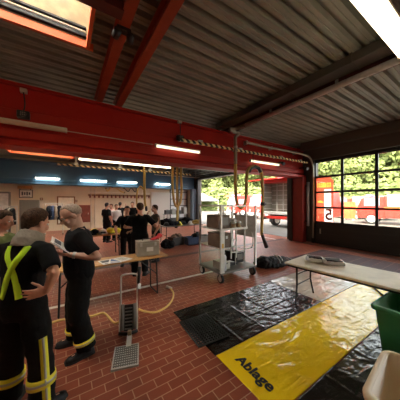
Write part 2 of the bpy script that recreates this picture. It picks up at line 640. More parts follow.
def skylight(s, label):
    root = thing('skylight', label, 'skylight', ((s[0] + s[1]) / 2, (s[2] + s[3]) / 2, ZC), 0, 'roof skylights', 'structure')
    hx, hy = (s[1] - s[0]) / 2, (s[3] - s[2]) / 2
    mb = MB()
    for sy in (-1, 1):
        mb.box((0, sy * hy, -0.04), (2 * hx + 0.16, 0.05, 0.11))
    for sx in (-1, 1):
        mb.box((sx * hx, 0, -0.04), (0.05, 2 * hy, 0.11))
    mb.build('rim', 'skylight_rim', root)
    mb = MB()
    for sy in (-1, 1):
        mb.box((0, sy * (hy + 0.04), 0.72), (2 * hx + 0.1, 0.03, 1.42))
    for sx in (-1, 1):
        mb.box((sx * (hx + 0.04), 0, 0.72), (0.03, 2 * hy + 0.06, 1.42))
    mb.build('shaft_lining', 'skylight_wood', root)
    mb = MB()
    for sy in (-1, 1):
        mb.box((0, sy * (hy - 0.02), 0.09), (2 * hx - 0.05, 0.06, 0.05), mi=0)
        mb.box((0, sy * (hy - 0.005), 0.16), (2 * hx - 0.05, 0.04, 0.022), mi=1)
        mb.box((0, sy * (hy - 0.02), 0.21), (2 * hx - 0.05, 0.05, 0.03), mi=0)
    mb.build('inner_frame', ['black_metal', 'lamp_body'], root)
    MB().box((0, 0, 1.44), (2 * hx + 0.1, 2 * hy + 0.1, 0.015)).build('pane', 'film_opal', root)
    return root
sk1 = skylight(SKY1, 'orange rimmed roof skylight at the upper left, lined with pale wood')
MB().box((0.55, 0.70, 0.34), (0.10, 0.06, 0.16), bevel=0.01).build('latch', 'black_metal', sk1)
skylight(SKY2, 'orange rimmed roof skylight above the blue girder in the far bay')
skylight(FILL_SKY_L, 'added unseen skylight brightening the left half of the far bay')
skylight(FILL_SKY_M, 'added unseen skylight brightening the middle of the far bay')

# walls
wl = 0.25
structure('wall_back', MB().box(((XL + XW) / 2, YB + wl / 2, 2.25), (XW - XL + 0.6, wl, 4.5)), 'wall_cream', 'cream painted back wall of the hall')
structure('wall_left', MB().box((XL - wl / 2, (YF + YB) / 2, 2.25), (wl, YB - YF, 4.5)), 'wall_cream', 'cream painted left wall of the hall')
structure('wall_front', MB().box(((XL + XW) / 2, YF - wl / 2, 2.25), (XW - XL + 0.6, wl, 4.5)), 'wall_cream', 'cream painted wall behind the camera')
wr = MB()
ZD = 3.66                              # door head
DOOR1 = (0.58, 5.02)
OPEN2 = (6.25, 14.75)
OPEN0 = (-4.6, -0.2)  # unseen doorway behind the camera, left open for more daylight
def pier(y0, y1, z0=0.0, z1=4.5):
    wr.box((XW + wl / 2 + 0.05, (y0 + y1) / 2, (z0 + z1) / 2), (wl, y1 - y0, z1 - z0))
for a, b in ((YF, OPEN0[0]), (OPEN0[1], DOOR1[0]), (DOOR1[1], OPEN2[0]), (OPEN2[1], YB)):
    pier(a, b)
for a, b in (OPEN0, DOOR1, OPEN2):
    pier(a, b, ZD, 4.5)
structure('wall_right', wr, 'wall_dark', 'dark wall with the vehicle doors on the right')

# red girder with flanges, web and stiffening lip
gx = (XL + 9.3) / 2
gl = 9.3 - XL
g = MB()
g.box((gx, YG, 3.62), (gl, 0.26, 1.1))
g.box((gx, YG, 4.18), (gl, 0.50, 0.05))
g.box((gx, YG, 3.00), (gl, 0.56, 0.10), bevel=0.012)
g.box((gx, YG, 3.22), (gl, 0.38, 0.20), bevel=0.02)
g.box((gx, YG, 3.72), (gl, 0.30, 0.04), bevel=0.01)
structure('girder_beam', g, 'girder_red', 'deep red painted girder crossing the hall')
g = MB()
g.box((gx, 15.45, 3.55), (gl, 0.24, 1.2))
g.box((gx, 15.45, 4.18), (gl, 0.44, 0.05))
g.box((gx, 15.45, 2.91), (gl, 0.50, 0.10), bevel=0.012)
g.box((gx, 15.45, 3.10), (gl, 0.34, 0.16), bevel=0.02)
structure('girder_beam', g, 'girder_blue', 'blue painted girder along the back wall')

# columns under the girders
mat('pillar_red', (0.26, 0.013, 0.009), 0.5, var=0.1)
c = MB()
c.box((9.12, YG - 0.07, 1.48), (0.30, 0.50, 2.96), bevel=0.015)
structure('pillar', c, 'pillar_red', 'dark red steel pillar carrying the red girder')
structure('trim_6', MB().box((9.04, YG + 0.26, 1.48), (0.26, 0.15, 2.96)), 'door_dark', 'black guide strip on the inner face of the red pillar')
c = MB()
c.box((9.1, 15.15, 1.45), (0.36, 0.40, 2.9), bevel=0.012)
structure('pillar', c, 'frame_blue', 'grey blue steel pillar in the far right corner')
c = MB()
c.box((9.29, 6.14, 1.85), (0.22, 0.24, 3.7))
c.box((9.29, 14.62, 1.85), (0.22, 0.22, 3.7))
c.box((9.29, (OPEN2[0] + OPEN2[1]) / 2, 3.72), (0.22, OPEN2[1] - OPEN2[0], 0.16))
structure('door_frame', c, 'door_dark', 'dark frame around the wide open gateway')

# cross beams carrying the deck (along y)
def cross_beam(x, y0, y1, m, label, w=0.14, h=0.24):
    b = MB()
    ym, L = (y0 + y1) / 2, y1 - y0
    b.box((x, ym, ZC - h + 0.009), (w, L, 0.018))
    b.box((x, ym, ZC - 0.009), (w, L, 0.018))
    b.box((x, ym, ZC - h / 2), (0.012, L, h))
    return structure('ceiling_beam', b, m, label)
cross_beam(0.66, YF, YG + 0.2, 'beam_orange', 'rust red roof beam nearest the skylight')
cross_beam(1.10, YF, YG + 0.2, 'beam_orange', 'brighter rust red roof beam second from the skylight')
cross_beam(4.70, YF, YG + 0.2, 'beam_maroon', 'dark maroon roof beam with the grey pipe beside it', 0.16, 0.26)
mat('tray', (0.10, 0.085, 0.07), 0.5, 0.3)
b = MB()
b.box((4.34, 0.3, ZC - 0.10), (0.34, 10.4, 0.16), bevel=0.01)
for k in range(9):
    b.box((4.34, -4.4 + 1.2 * k, ZC - 0.10), (0.36, 0.03, 0.18))
structure('ceiling_duct', b, 'tray', 'flat dark duct under the deck beside the maroon beam')
cross_beam(-3.9, YF, YG + 0.2, 'beam_orange', 'rust red roof beam left of the skylight')
cross_beam(0.70, YG + 0.2, 15.6, 'beam_maroon', 'dark roof beam of the far bay near the skylight')
cross_beam(4.62, YG + 0.2, 15.6, 'beam_maroon', 'dark roof beam across the middle of the far bay')
b = MB()
b.box((-1.55, 2.72, ZC - 0.16), (4.30, 0.10, 0.20))
b.box((-1.55, 2.72, ZC - 0.255), (4.30, 0.16, 0.016))
structure('ceiling_beam', b, 'beam_maroon', 'dark red trimmer beam under the near skylight')
b = MB()
b.box((9.0, 1.2, ZC - 0.16), (0.34, 8.3, 0.32))
b.box((9.18, 1.2, ZC - 0.52), (0.12, 8.3, 0.5))
structure('ceiling_beam', b, 'wall_dark', 'dark edge beam above the closed door')

# ------------------------------------------------------------------ closed sectional door with glazing
def sectional_door(name, y0, y1, label, ncol=4):
    root = thing(name, label, None, (XW, (y0 + y1) / 2, 0), 0, None, 'structure')
    w = y1 - y0
    rows = [0.93, 1.585, 2.26, 2.93, 3.60]
    fr = MB()
    for sy in (-1, 1):
        fr.box((0, sy * (w / 2 - 0.035), 1.85), (0.06, 0.07, 3.64))
        fr.box((-0.06, sy * (w / 2 + 0.02), 1.85), (0.16, 0.10, 3.7))
    for k, z in enumerate(rows):
        fr.box((0, 0, z), (0.06, w, 0.085 if k else 0.10))
    fr.box((-0.02, 0, 3.70), (0.12, w, 0.20))
    for i in range(1, ncol):
        fr.box((0, -w / 2 + w * i / ncol, 2.26), (0.055, 0.095, 2.68))
    fr.build('frame', 'door_dark', root)
    bp = MB()
    bp.box((0, 0, 0.45), (0.045, w - 0.1, 0.88))
    for z in (0.22, 0.45, 0.68):
        bp.box((-0.026, 0, z), (0.012, w - 0.12, 0.03))
    bp.box((-0.01, 0, 0.03), (0.05, w, 0.06))
    bp.build('bottom_panel', 'door_dark', root)
    cw = w / ncol
    for k in range(4):
        for i in range(ncol):
            yc = -w / 2 + cw * (i + 0.5)
            MB().box((0.0, yc, (rows[k] + rows[k + 1]) / 2), (0.012, cw - 0.05, rows[k + 1] - rows[k] - 0.04)).build('pane', 'glass', root)
    return root
d1 = sectional_door('door_1', DOOR1[0], DOOR1[1], 'closed black sectional door with four rows of panes')
MB().box((-0.06, 1.95, 0.55), (0.05, 0.04, 0.22), bevel=0.008).build('handle', 'lamp_body', d1)

# coloured foil on the panes next to the pillar, read from outside (mirrored from inside)
yl = 5.02 - 2.8                         # local y of the door's left edge
def foil_colour(a, z):
    if a < 0.06 or a > 0.76 or z < 0.95 or z > 2.90 or (a > 0.60 and z > 2.90 - (a - 0.60) * 1.0):
        return None
    if 2.46 < z < 2.66:                                   # row of yellow characters, no longer legible
        k = (a - 0.10) / 0.085
        if 0 <= k < 6.6 and (k % 1) < 0.66 and not ((k % 1) > 0.25 and (k % 1) < 0.45 and 2.52 < z < 2.60):
            return 2
    if 1.80 < z < 1.90 and 0.10 < a < 0.36 and z < 1.90 - abs(a - 0.22) * 0.5:
        return 2
    if 0.40 < a < (0.68 if z > 1.58 else 0.745) and z < 2.38:
        return 1
    return 0
fo = MB()
st = 0.0175
for ia in range(45):
    for iz in range(112):
        a, z = 0.05 + st * ia, 0.945 + st * iz
        m_ = foil_colour(a + st / 2, z + st / 2)
        if m_ is None:
            continue
        f_ = fo.bm.faces.new([fo.bm.verts.new((0.018, yl - a_, z_)) for a_, z_ in ((a, z), (a + st, z), (a + st, z + st), (a, z + st))])
        f_.material_index = m_
bmesh.ops.remove_doubles(fo.bm, verts=fo.bm.verts, dist=0.001)
fo.build('window_foil', ['film_red', 'film_white', 'film_yellow'], d1)
t5 = text_mesh('5', 0.66, 0.002, 0.012)
for v in t5.vertices:                    # text plane x,y -> door plane; mirrored seen from inside
    x, y, z = v.co
    v.co = Vector((z, x, y))
n5 = link_mesh('number_lettering', t5, 'cloth_red', d1, loc=(0.008, yl - 0.585, 1.27))

# open doors stowed flat below the deck of the far bay
def stowed_door(name, y0, y1, label):
    root = thing(name, label, None, (7.3, (y0 + y1) / 2, 3.86), 0, None, 'structure')
    w = y1 - y0
    fr = MB()
    for i in range(6):
        fr.box((-1.75 + 0.70 * i, 0, 0), (0.07, w, 0.06))
    for i in range(5):
        fr.box((0, -w / 2 + 0.04 + (w - 0.08) * i / 4, 0), (3.55, 0.07, 0.055))
    fr.build('frame', 'door_dark', root)
    for i in range(5):
        MB().box((-1.4 + 0.70 * i, 0, 0), (0.62, w - 0.1, 0.012)).build('pane', 'glass', root)
    rl = MB()
    for sy in (-1, 1):
        rl.box((0.1, sy * (w / 2 + 0.06), -0.02), (3.9, 0.05, 0.08))
        for x in (-1.6, 0.2, 1.7):
            rl.box((x, sy * (w / 2 + 0.06), 0.30), (0.03, 0.03, 0.60))
    rl.build('rail', 'zinc', root)
    return root
stowed_door('door_3', 6.5, 10.4, 'opened sectional door stowed overhead near the red girder')
stowed_door('door_4', 10.7, 14.5, 'opened sectional door stowed overhead in the far bay')

# glazed door in the back wall
gd = thing('door_5', 'black framed glazed door in the back wall beside the corner pillar', None, (8.15, YB - 0.03, 0), 0, None, 'structure')
fr = MB()
for x in (-0.80, 0.0, 0.80):
    fr.box((x, 0, 1.45), (0.09, 0.08, 2.9))
for z in (0.45, 0.95, 1.5, 2.05, 2.62, 2.9):
    fr.box((0, 0, z), (1.6, 0.07, 0.06))
fr.box((0, 0.0, 0.22), (1.6, 0.05, 0.44))
fr.build('frame', 'door_dark', gd)
M['pane_glow'] = None
mat('pane_daylight_paint', (0.75, 0.78, 0.78), 0.2)  # opaque pale colour stands in for daylight behind the glass
for x in (-0.40, 0.40):
    for z0, z1 in ((0.48, 0.92), (0.98, 1.47), (1.53, 2.02), (2.08, 2.59), (2.65, 2.87)):
        MB().box((x, 0.0, (z0 + z1) / 2), (0.72, 0.012, z1 - z0)).build('pane', 'pane_daylight_paint', gd)
wd = thing('door_6', 'plain white door leaf in the back wall', None, (6.50, YB - 0.04, 0), 0, None, 'structure')
MB().box((0, 0, 1.30), (1.64, 0.06, 2.6), bevel=0.01).build('panel', 'wall_white', wd)
MB().box((0.52, -0.06, 1.05), (0.12, 0.05, 0.03)).build('handle', 'steel', wd)

# painted line and drain channels in the floor
structure('trim_1', MB().box((1.2, 4.42, 0.001), (4.4, 0.085, 0.003)), 'line_white', 'white line painted across the tile floor')
mat('floor_dark', (0.10, 0.045, 0.03), 0.5, 0.2)
structure('trim_2', MB().box((1.8, 6.35, 0.001), (14.5, 0.22, 0.003)), 'floor_dark', 'dark drain channel below the red girder')
structure('trim_3', MB().box((8.9, 2.6, 0.001), (0.22, 6.0, 0.003)), 'floor_dark', 'dark drain channel before the closed door')
structure('trim_4', MB().box((8.6, 8.6, 0.001), (0.10, 4.2, 0.003)), 'line_white', 'white line painted before the open gateway')
mat('floor_reflection', (0.20, 0.145, 0.15), 0.2, 0.0)  # grey reflection on the tiles put into their colour
br = MB()
for k in range(16):
    br.box((7.0, 0.1 + 0.26 * k, 0.002), (2.6, 0.245, 0.004))
structure('trim_5', br, 'floor_reflection', 'tile strip before the closed door with its grey reflection painted in')

# ================================================================== lamps, rails, pipes, hoses
def tube_lamp(name, label, loc, length, group, lit=True, m='tube', w=0.07, hang=0.0, back=0.0):
    """linear luminaire along x: housing, diffuser, two end caps, hangers"""
    root = thing(name, label, 'lamp', loc, 0, group)
    MB().box((0, 0, 0.025), (length, w * 1.1, 0.035), bevel=0.006).build('housing', 'lamp_body', root)
    d = MB()
    prof = [(-w / 2, 0.008), (-w / 2, -0.030), (-w / 3, -0.052), (w / 3, -0.052), (w / 2, -0.030), (w / 2, 0.008)]
    d.extr(prof, 'x', -length / 2 + 0.03, length / 2 - 0.03)
    d.build('diffuser', m if lit else 'tube_off', root)
    for s in (-1, 1):
        MB().box((s * (length / 2 - 0.015), 0, -0.01), (0.04, w * 1.15, 0.095), bevel=0.008).build('end_cap', 'lamp_body', root)
    if hang:
        for s in (-1, 1):
            MB().cyl((s * length * 0.35, 0, 0.04), (s * length * 0.35, 0, hang), 0.008, seg=8).build('hanger', 'zinc', root)
    if back:
        for s in (-1, 1):
            MB().box((s * length * 0.35, back / 2, 0.02), (0.04, back, 0.03)).build('bracket', 'black_metal', root)
    return root
yl1 = 5.36
G1 = 'tube lamps along the red girder'
xa, xb = x_at(155, yl1), x_at(200, yl1)
tube_lamp('tube_lamp', 'lit warm tube lamp on the middle of the red girder', ((xa + xb) / 2, yl1, 3.38), xb - xa, G1, back=0.16)
xa, xb = x_at(250, yl1), x_at(279, yl1)
tube_lamp('tube_lamp', 'lit warm tube lamp on the red girder behind the hose arch', ((xa + xb) / 2, yl1, 3.36), xb - xa, G1, back=0.16)
xa, xb = -2.3, x_at(67, yl1)
tube_lamp('tube_lamp', 'unlit pale tube lamp at the left end of the red girder', ((xa + xb) / 2, yl1, 3.40), xb - xa, G1, lit=False, back=0.16)
# thin conduit between the girder lamps
cd = MB()
cd.tube([(x_at(67, yl1), yl1 + 0.13, 3.42), (x_at(155, yl1), yl1 + 0.13, 3.42)], 0.010, 6)
single('conduit', cd, 'lamp_body', 'thin pale conduit joining the lamps on the red girder', 'conduit')

# big twin lamp under the deck near the camera
root = thing('ceiling_lamp', 'large bright twin tube lamp under the deck at the upper right', 'lamp', (3.25, 0.90, 4.05), 0)
MB().box((0, 0, 0.06), (2.0, 0.22, 0.05), bevel=0.01).build('housing', 'lamp_body', root)
for s in (-1, 1):
    d = MB()
    d.extr([(s * 0.055 - 0.046, 0.035), (s * 0.055 - 0.050, -0.01), (s * 0.055 - 0.03, -0.04), (s * 0.055 + 0.03, -0.04), (s * 0.055 + 0.050, -0.01), (s * 0.055 + 0.046, 0.035)], 'x', -0.97, 0.97)
    d.build('diffuser', 'tube_large', root)
for s in (-1, 1):
    MB().box((s * 0.985, 0, 0.02), (0.03, 0.23, 0.12), bevel=0.006).build('end_cap', 'lamp_body', root)
    MB().cyl((s * 0.8, 0, 0.08), (s * 0.8, 0, 0.41), 0.01, seg=8).build('hanger', 'zinc', root)
# far bay: one long run and the row on the blue girder
yl2 = 9.0
xa, xb = x_at(78, yl2), x_at(171, yl2)
tube_lamp('tube_lamp', 'long slim lit lamp line hung in the middle of the far bay', ((xa + xb) / 2, yl2, 3.47), xb - xa, 'lamps of the far bay', m='tube_large', w=0.05, hang=0.97)
G2 = 'short tube lamps on the blue girder'
yl3 = 15.10
for (p0, p1, pz, what) in ((35, 60, 178.5, 'leftmost of the four lit lamps on the blue girder, above the framed plan'), (80, 107, 180, 'lit lamp on the blue girder, second from the left'), (117, 137, 181.5, 'lit lamp on the blue girder, above the coat hooks'), (155, 170, 182.5, 'lit lamp on the blue girder, above the white door')):
    xa, xb = x_at(p0, yl3), x_at(p1, yl3)
    tube_lamp('tube_lamp', what, ((xa + xb) / 2, yl3, 3.22), xb - xa, G2, m='tube_cool', w=0.11, back=0.22)

# hazard striped exhaust rails
def hazard_rail(x0, x1, y, z, label, hangers):
    root = thing('hose_rail', label, 'rail', ((x0 + x1) / 2, y, z), 0, 'hazard striped hose rails')
    L = x1 - x0
    MB().box((0, 0, 0), (L, 0.07, 0.075), bevel=0.006).build('rail', 'hazard', root)
    for s in (-1, 1):
        MB().box((s * L / 2, 0, 0), (0.03, 0.09, 0.10)).build('end_stop', 'black_metal', root)
    for x in hangers:
        MB().box((x - (x0 + x1) / 2, 0, 0.15), (0.05, 0.05, 0.26)).box((x - (x0 + x1) / 2, 0.13, 0.26), (0.05, 0.30, 0.04)).build('bracket', 'zinc', root)
    return root
yr1 = 5.02
hr = hazard_rail(x_at(179, yr1), x_at(307, yr1), yr1, 3.53, 'black and yellow striped hose rail before the red girder', [])
for x in (x_at(200, yr1), x_at(240, yr1), x_at(281, yr1), x_at(300, yr1)):
    MB().box((x - hr.location.x, 0.17, 0.06), (0.05, 0.34, 0.05)).box((x - hr.location.x, 0.0, 0.055), (0.14, 0.09, 0.05)).build('bracket', 'zinc', hr)
yr2 = 9.6
hr2 = hazard_rail(x_at(57, yr2), x_at(192, yr2), yr2, 3.28, 'black and yellow striped hose rail hung across the far bay', [])
for px in (76, 120, 150, 182):
    x = x_at(px, yr2) - hr2.location.x
    MB().box((x, 0, 0.60), (0.05, 0.05, 1.15)).box((x, 0, 0.06), (0.16, 0.10, 0.05)).build('hanger', 'zinc', hr2)
x0 = x_at(132, yr2)
g2 = MB()
for k in range(3):
    g2.box((x0 - hr2.location.x + 0.9 * k * 0.6, 0.0, 0.32), (0.05, 1.3, 0.05))
g2.build('cross_arm', 'zinc', hr2)

# steel pipe dropping from the roof beam, with the exhaust hose
pz0 = 3.98
yp = 4.95
xp = x_at(235.5, yp)
pp = MB()
pp.tube(smooth_path([(4.56, -2.0, 4.16), (4.56, 3.9, 4.16), (4.56, 4.6, 4.16), (4.48, yp - 0.1, 4.14), (4.30, yp - 0.02, 4.10), (xp + 0.12, yp, 4.04), (xp, yp, 3.92), (xp, yp, 3.6), (xp, yp, 3.05)], 6), 0.055, 12)
pr = thing('exhaust_pipe', 'grey pipe along the maroon beam dropping down before the red girder', 'pipe', (0, 0, 0))
MB().tube([(4.56, -2.5, 4.16), (4.56, 4.5, 4.16)], 0.060, 12).build('lit_pipe_skin', 'zinc', pr, True)  # paler skin over the same pipe, its lit look put in by colour
pp.build('pipe', 'pipe_grey', pr, True)
for yy in (0.0, 2.0, 3.6):
    MB().box((4.56, yy, 4.30), (0.03, 0.05, 0.28)).build('bracket', 'zinc', pr)
MB().cyl((xp, yp, 3.55), (xp, yp, 3.62), 0.068).build('collar', 'zinc', pr)
def exhaust_hose(pts, r, label, nozzle=None, group='yellow exhaust hoses'):
    root = thing('exhaust_hose', label, 'hose', (0, 0, 0), 0, group)
    path = smooth_path(pts, 10)
    rr = [r * (1 + 0.06 * (1 if k % 2 else -1)) for k in range(len(path))]
    MB().tube(path, rr, 10).build('hose', 'hose_ochre', root, True)
    if nozzle:
        a, b_, r0, r1 = nozzle
        MB().tube([a, (Vector(a) + Vector(b_)) / 2, b_], [r0, r0 * 1.05, r1], 14).build('nozzle', 'black_plastic', root, True)
    return root
def hp(px, py, y):
    return Vector((x_at(px, y), y, z_at(px, py, y)))
hs = [hp(235.5, 152, yp), hp(235.5, 175, yp), hp(235.8, 192, yp), hp(237, 203, yp), hp(240.5, 208, yp), hp(244.5, 205, yp), hp(246.3, 195, yp), hp(246.6, 180, yp), hp(248, 170, yp), hp(254.5, 166, yp), hp(260.5, 170, yp), hp(262.2, 182, yp), hp(262.6, 200, yp), hp(262.0, 222, yp), hp(261.5, 235, yp)]
eh = exhaust_hose(hs, 0.052, 'thick yellow exhaust hose looping up and over beside the trolley', None)
a, b_ = hp(261.5, 233, yp), hp(266.5, 247, yp)
MB().tube([a, a.lerp(b_, 0.5), b_], [0.055, 0.06, 0.075], 14).build('nozzle', 'black_plastic', eh, True)
a = hp(262.6, 204, yp)
MB().tube([a + Vector((0, 0, -.06)), a + Vector((0, 0, .06))], 0.085, 14).box(a + Vector((0.12, 0, 0)), (0.12, 0.05, 0.05)).build('clamp', 'black_plastic', eh, True)
# balancer reel that carries the arch
rb = thing('hose_balancer', 'black hose balancer hung over the arch of the exhaust hose', 'balancer', (x_at(253, yp), yp, 3.10))
MB().cyl((0, 0, -0.05), (0, 0, 0.40), 0.012, seg=8).build('cable', 'black_metal', rb)
MB().tube([hp(249, 172, yp) - rb.location, hp(250.5, 168.5, yp) - rb.location, hp(254.5, 166.5, yp) - rb.location, hp(258.5, 168, yp) - rb.location, hp(260.5, 172, yp) - rb.location], 0.062, 10).build('saddle', 'black_plastic', rb, True)
for px in (173.5,):
    y = 9.45
    exhaust_hose([hp(173, 166, y), hp(172.5, 180, y), hp(173.5, 197, y), hp(176, 206, y), hp(180, 203, y), hp(181.5, 190, y), hp(181, 176, y), hp(181, 166, y)], 0.062, 'yellow exhaust hose hanging as a loop in the far bay')
    exhaust_hose([hp(177.5, 166, y + .15), hp(177, 185, y + .15), hp(177.5, 210, y + .15), hp(177, 222, y + .15)], 0.06, 'yellow exhaust hose hanging straight beside the loop in the far bay', (hp(177, 222, y + .15), hp(176, 228, y + .15), .06, .08))
    exhaust_hose([hp(144.5, 172, y), hp(144.5, 190, y), hp(145, 202, y), hp(146, 207, y)], 0.055, 'yellow exhaust hose hanging above the men at the bench', (hp(146, 206, y), hp(146.5, 211, y), .058, .045))
    exhaust_hose([hp(137.5, 210, y), hp(136.8, 200, y), hp(137.5, 191, y), hp(140.5, 186.5, y), hp(143.5, 189, y), hp(144, 182, y), hp(144, 164, y)], 0.035, 'thin dark hose arching over the men at the bench')

# grey conduit on the girder bending down the pillar
cp = thing('conduit', 'pale grey pipe on the red girder bending down beside the pillar', 'conduit')
yc = 5.03
MB().tube(smooth_path([hp(245, 142, yc), hp(262, 146, yc), hp(290, 151.5, yc), hp(303, 154.5, yc), hp(309.5, 157.5, yc), hp(312.5, 166, yc), hp(313, 180, yc), hp(313, 205, yc), hp(313, 238, yc)], 6), 0.045, 10).build('pipe', 'pipe_grey', cp, True)
for px, py in ((247, 142.5), (272, 148), (296, 153)):
    p = hp(px, py, yc)
    MB().box(p + Vector((0, 0.06, 0)), (0.04, 0.16, 0.12)).build('bracket', 'zinc', cp)
ts = thing('guard_tube', 'white upright tube on the front of the red pillar', 'tube')
yc = 5.22
MB().tube([hp(308, 182, yc), hp(308, 226, yc)], 0.055, 12).build('tube', 'pipe_white', ts, True)
for py in (186, 221):
    MB().box(hp(308, py, yc) + Vector((0, 0.06, 0)), (0.16, 0.08, 0.05)).build('bracket', 'black_metal', ts)

# dark camera / alarm boxes on short stalks
def alarm_box(label, loc, drop, m_plate=True):
    root = thing('speaker_box', label, 'box', loc, 0, 'black boxes hung at the red girder')
    b = MB()
    b.box((0, 0, 0), (0.20, 0.12, 0.15), bevel=0.02)
    b.cyl((0, -0.06, 0), (0, -0.09, 0), 0.055)
    b.build('body', 'black_plastic', root)
    mg = MB()
    for i in range(3):
        for j in range(2):
            mg.box((-0.03 + 0.03 * i, -0.092, -0.02 + 0.04 * j), (0.018, 0.012, 0.024))
    mg.build('grille', 'grate', root)
    MB().tube(smooth_path([(0, 0, 0.07), (0.02, 0.01, drop * 0.5), (0, 0, drop)], 5), 0.012, 6).build('cable', 'black_plastic', root)
    MB().box((0, 0.02, drop + 0.03), (0.11, 0.10, 0.08), bevel=0.01).build('mount', 'lamp_body', root)
    MB().box((0, 0.12, 0), (0.05, 0.26, 0.04)).build('bracket', 'black_metal', root)
    return root
yy = 5.34
p = hp(23.5, 115, yy)
alarm_box('black speaker box on the red girder above the unlit lamp', p, z_at(23.5, 92, yy) - p.z)
p = hp(180, 138, yy)
alarm_box('black speaker box on the red girder above the lit lamp', p, z_at(180, 123, yy) - p.z)
for px, py, what in ((282, 163, 'small black spotlight on the red girder near the pillar'), (305.5, 168, 'small black spotlight at the head of the red pillar'), (287, 124, 'x')):
    if what == 'x':
        continue
    p = hp(px, py, 5.15)
    root = thing('spotlight', what, 'spotlight', p, 0, 'small spotlights at the red pillar')
    MB().cyl((-0.03, -0.10, -0.05), (0.02, 0.05, 0.03), 0.07, 0.045).build('body', 'black_plastic', root, True)
    MB().cyl((-0.033, -0.11, -0.055), (-0.03, -0.10, -0.05), 0.06).build('lens', 'win_sky', root)
    MB().box((0.02, 0.14, 0.03), (0.04, 0.30, 0.04)).build('bracket', 'black_metal', root)
p = Vector((0.66, 2.95, 4.13))
root = thing('spotlight', 'black twin spotlight clamped under the rust red roof beam', 'spotlight', p)
MB().box((0, 0, 0.06), (0.18, 0.10, 0.04)).build('clamp', 'black_metal', root)
for s in (-1, 1):
    MB().cyl((s * 0.08, -0.05, 0.0), (s * 0.10, 0.06, -0.02), 0.05).build('lamp_head', 'black_plastic', root, True)

# ================================================================== outdoors
def crown_mesh(seed, m, n=8500):
    r = random.Random(seed)
    mb = MB()
    blobs = [(Vector((r.uniform(-.55, .55), r.uniform(-.55, .55), r.uniform(-.55, .6))), r.uniform(.3, .5)) for _ in range(16)]
    for _ in range(n):
        c, q = r.choice(blobs)
        d = Vector((r.gauss(0, 1), r.gauss(0, 1), r.gauss(0, 1))).normalized()
        p = c + d * q * r.uniform(.75, 1.0)
        u, v, w = basis((d + Vector((r.uniform(-.6, .6), r.uniform(-.6, .6), r.uniform(-.2, .8)))).normalized())
        s = r.uniform(.034, .066)
        a = r.uniform(0, 6.28)
        e1, e2 = u * math.cos(a) + v * math.sin(a), v * math.cos(a) - u * math.sin(a)
        mb.bm.faces.new([mb.bm.verts.new(p + e1 * s * k1 + e2 * s * .7 * k2) for k1, k2 in ((-1, 0), (0, -1), (1, 0), (0, 1))])
    me = bpy.data.meshes.new('crown')
    mb.bm.to_mesh(me)
    mb.bm.free()
    me.materials.append(M[m])
    return me
crowns = [crown_mesh(1, 'leaf_light'), crown_mesh(2, 'leaf_mid'), crown_mesh(3, 'leaf_light')]
trunk_me = None
k = 0
for i in range(20):
    ang = R(30 + 52 * i / 19)
    dist = 46 + (i * 37 % 11) * 1.6
    x, y = dist * math.sin(ang), dist * math.cos(ang)
    if x < 24:
        x = 24 + (i % 3)
    h = 9.5 + (i * 53 % 7) * 0.7
    root = thing('tree', 'leafy green tree in the bright row behind the yard', 'tree', (x, y, -0.02), rng.uniform(0, 6), 'trees behind the yard')
    if trunk_me is None:
        t = MB().tube([(0, 0, 0), (0.1, 0, 0.45), (0, 0.05, 0.8)], [0.05, 0.035, 0.02], 8).build('trunk', 'bark', root)
        trunk_me = t.data
    else:
        t = bpy.data.objects.new('trunk', trunk_me)
        COL.objects.link(t)
        t.parent = root
    t.scale = (h * 0.6, h * 0.6, h * 0.62)
    cr = bpy.data.objects.new('crown', crowns[i % 3])
    COL.objects.link(cr)
    cr.parent = root
    cr.location = (0, 0, h * 0.56)
    cr.scale = (h * 0.54, h * 0.54, h * 0.56)
# low hedge in front of the trees
hb = MB()
r2 = random.Random(5)
for _ in range(11000):
    t = r2.uniform(0, 1)
    ang = R(28 + 56 * t)
    p = Vector((43 * math.sin(ang), 43 * math.cos(ang), 0)) + Vector((r2.uniform(-1, 1), r2.uniform(-1, 1), r2.uniform(0, 4.6)))
    if p.x < 20:
        continue
    u, v, w = basis(Vector((r2.gauss(-1, .6), r2.gauss(-.6, .6), r2.gauss(0.3, .6))))
    s = r2.uniform(.22, .48)
    hb.bm.faces.new([hb.bm.verts.new(p + u * s * a + v * s * .7 * b_) for a, b_ in ((-1, 0), (0, -1), (1, 0), (0, 1))])
tag(hb.build('hedge', 'leaf_mid', recalc=False), 'long green hedge below the trees behind the yard', 'hedge', kind='stuff')

def out_pt(px, x):
    """ground point on the plane X = x at picture column px"""
    th = R(YAW) + math.atan((px - 200) / FPX)
    return Vector((x, x / math.tan(th), -0.02))
# white tent
c = out_pt(203, 22.5)
root = thing('tent', 'white pavilion tent in the yard left of the far houses', 'tent', c)
tr = MB()
tr.rings([[Vector((sx * 2.2, sy * 2.2, 2.15)) for sx, sy in ((-1, -1), (1, -1), (1, 1), (-1, 1))], [Vector((sx * 1.0, sy * 1.0, 2.75)) for sx, sy in ((-1, -1), (1, -1), (1, 1), (-1, 1))], [Vector((sx * 0.08, sy * 0.08, 3.5)) for sx, sy in ((-1, -1), (1, -1), (1, 1), (-1, 1))]])
tr.build('canopy', 'tent_white', root)
MB().box((0, 0, 2.05), (4.4, 4.4, 0.24)).build('valance', 'tent_white', root)
for sx in (-1, 1):
    for sy in (-1, 1):
        MB().cyl((sx * 2.1, sy * 2.1, 0), (sx * 2.1, sy * 2.1, 2.2), 0.04, seg=8).build('pole', 'zinc', root)
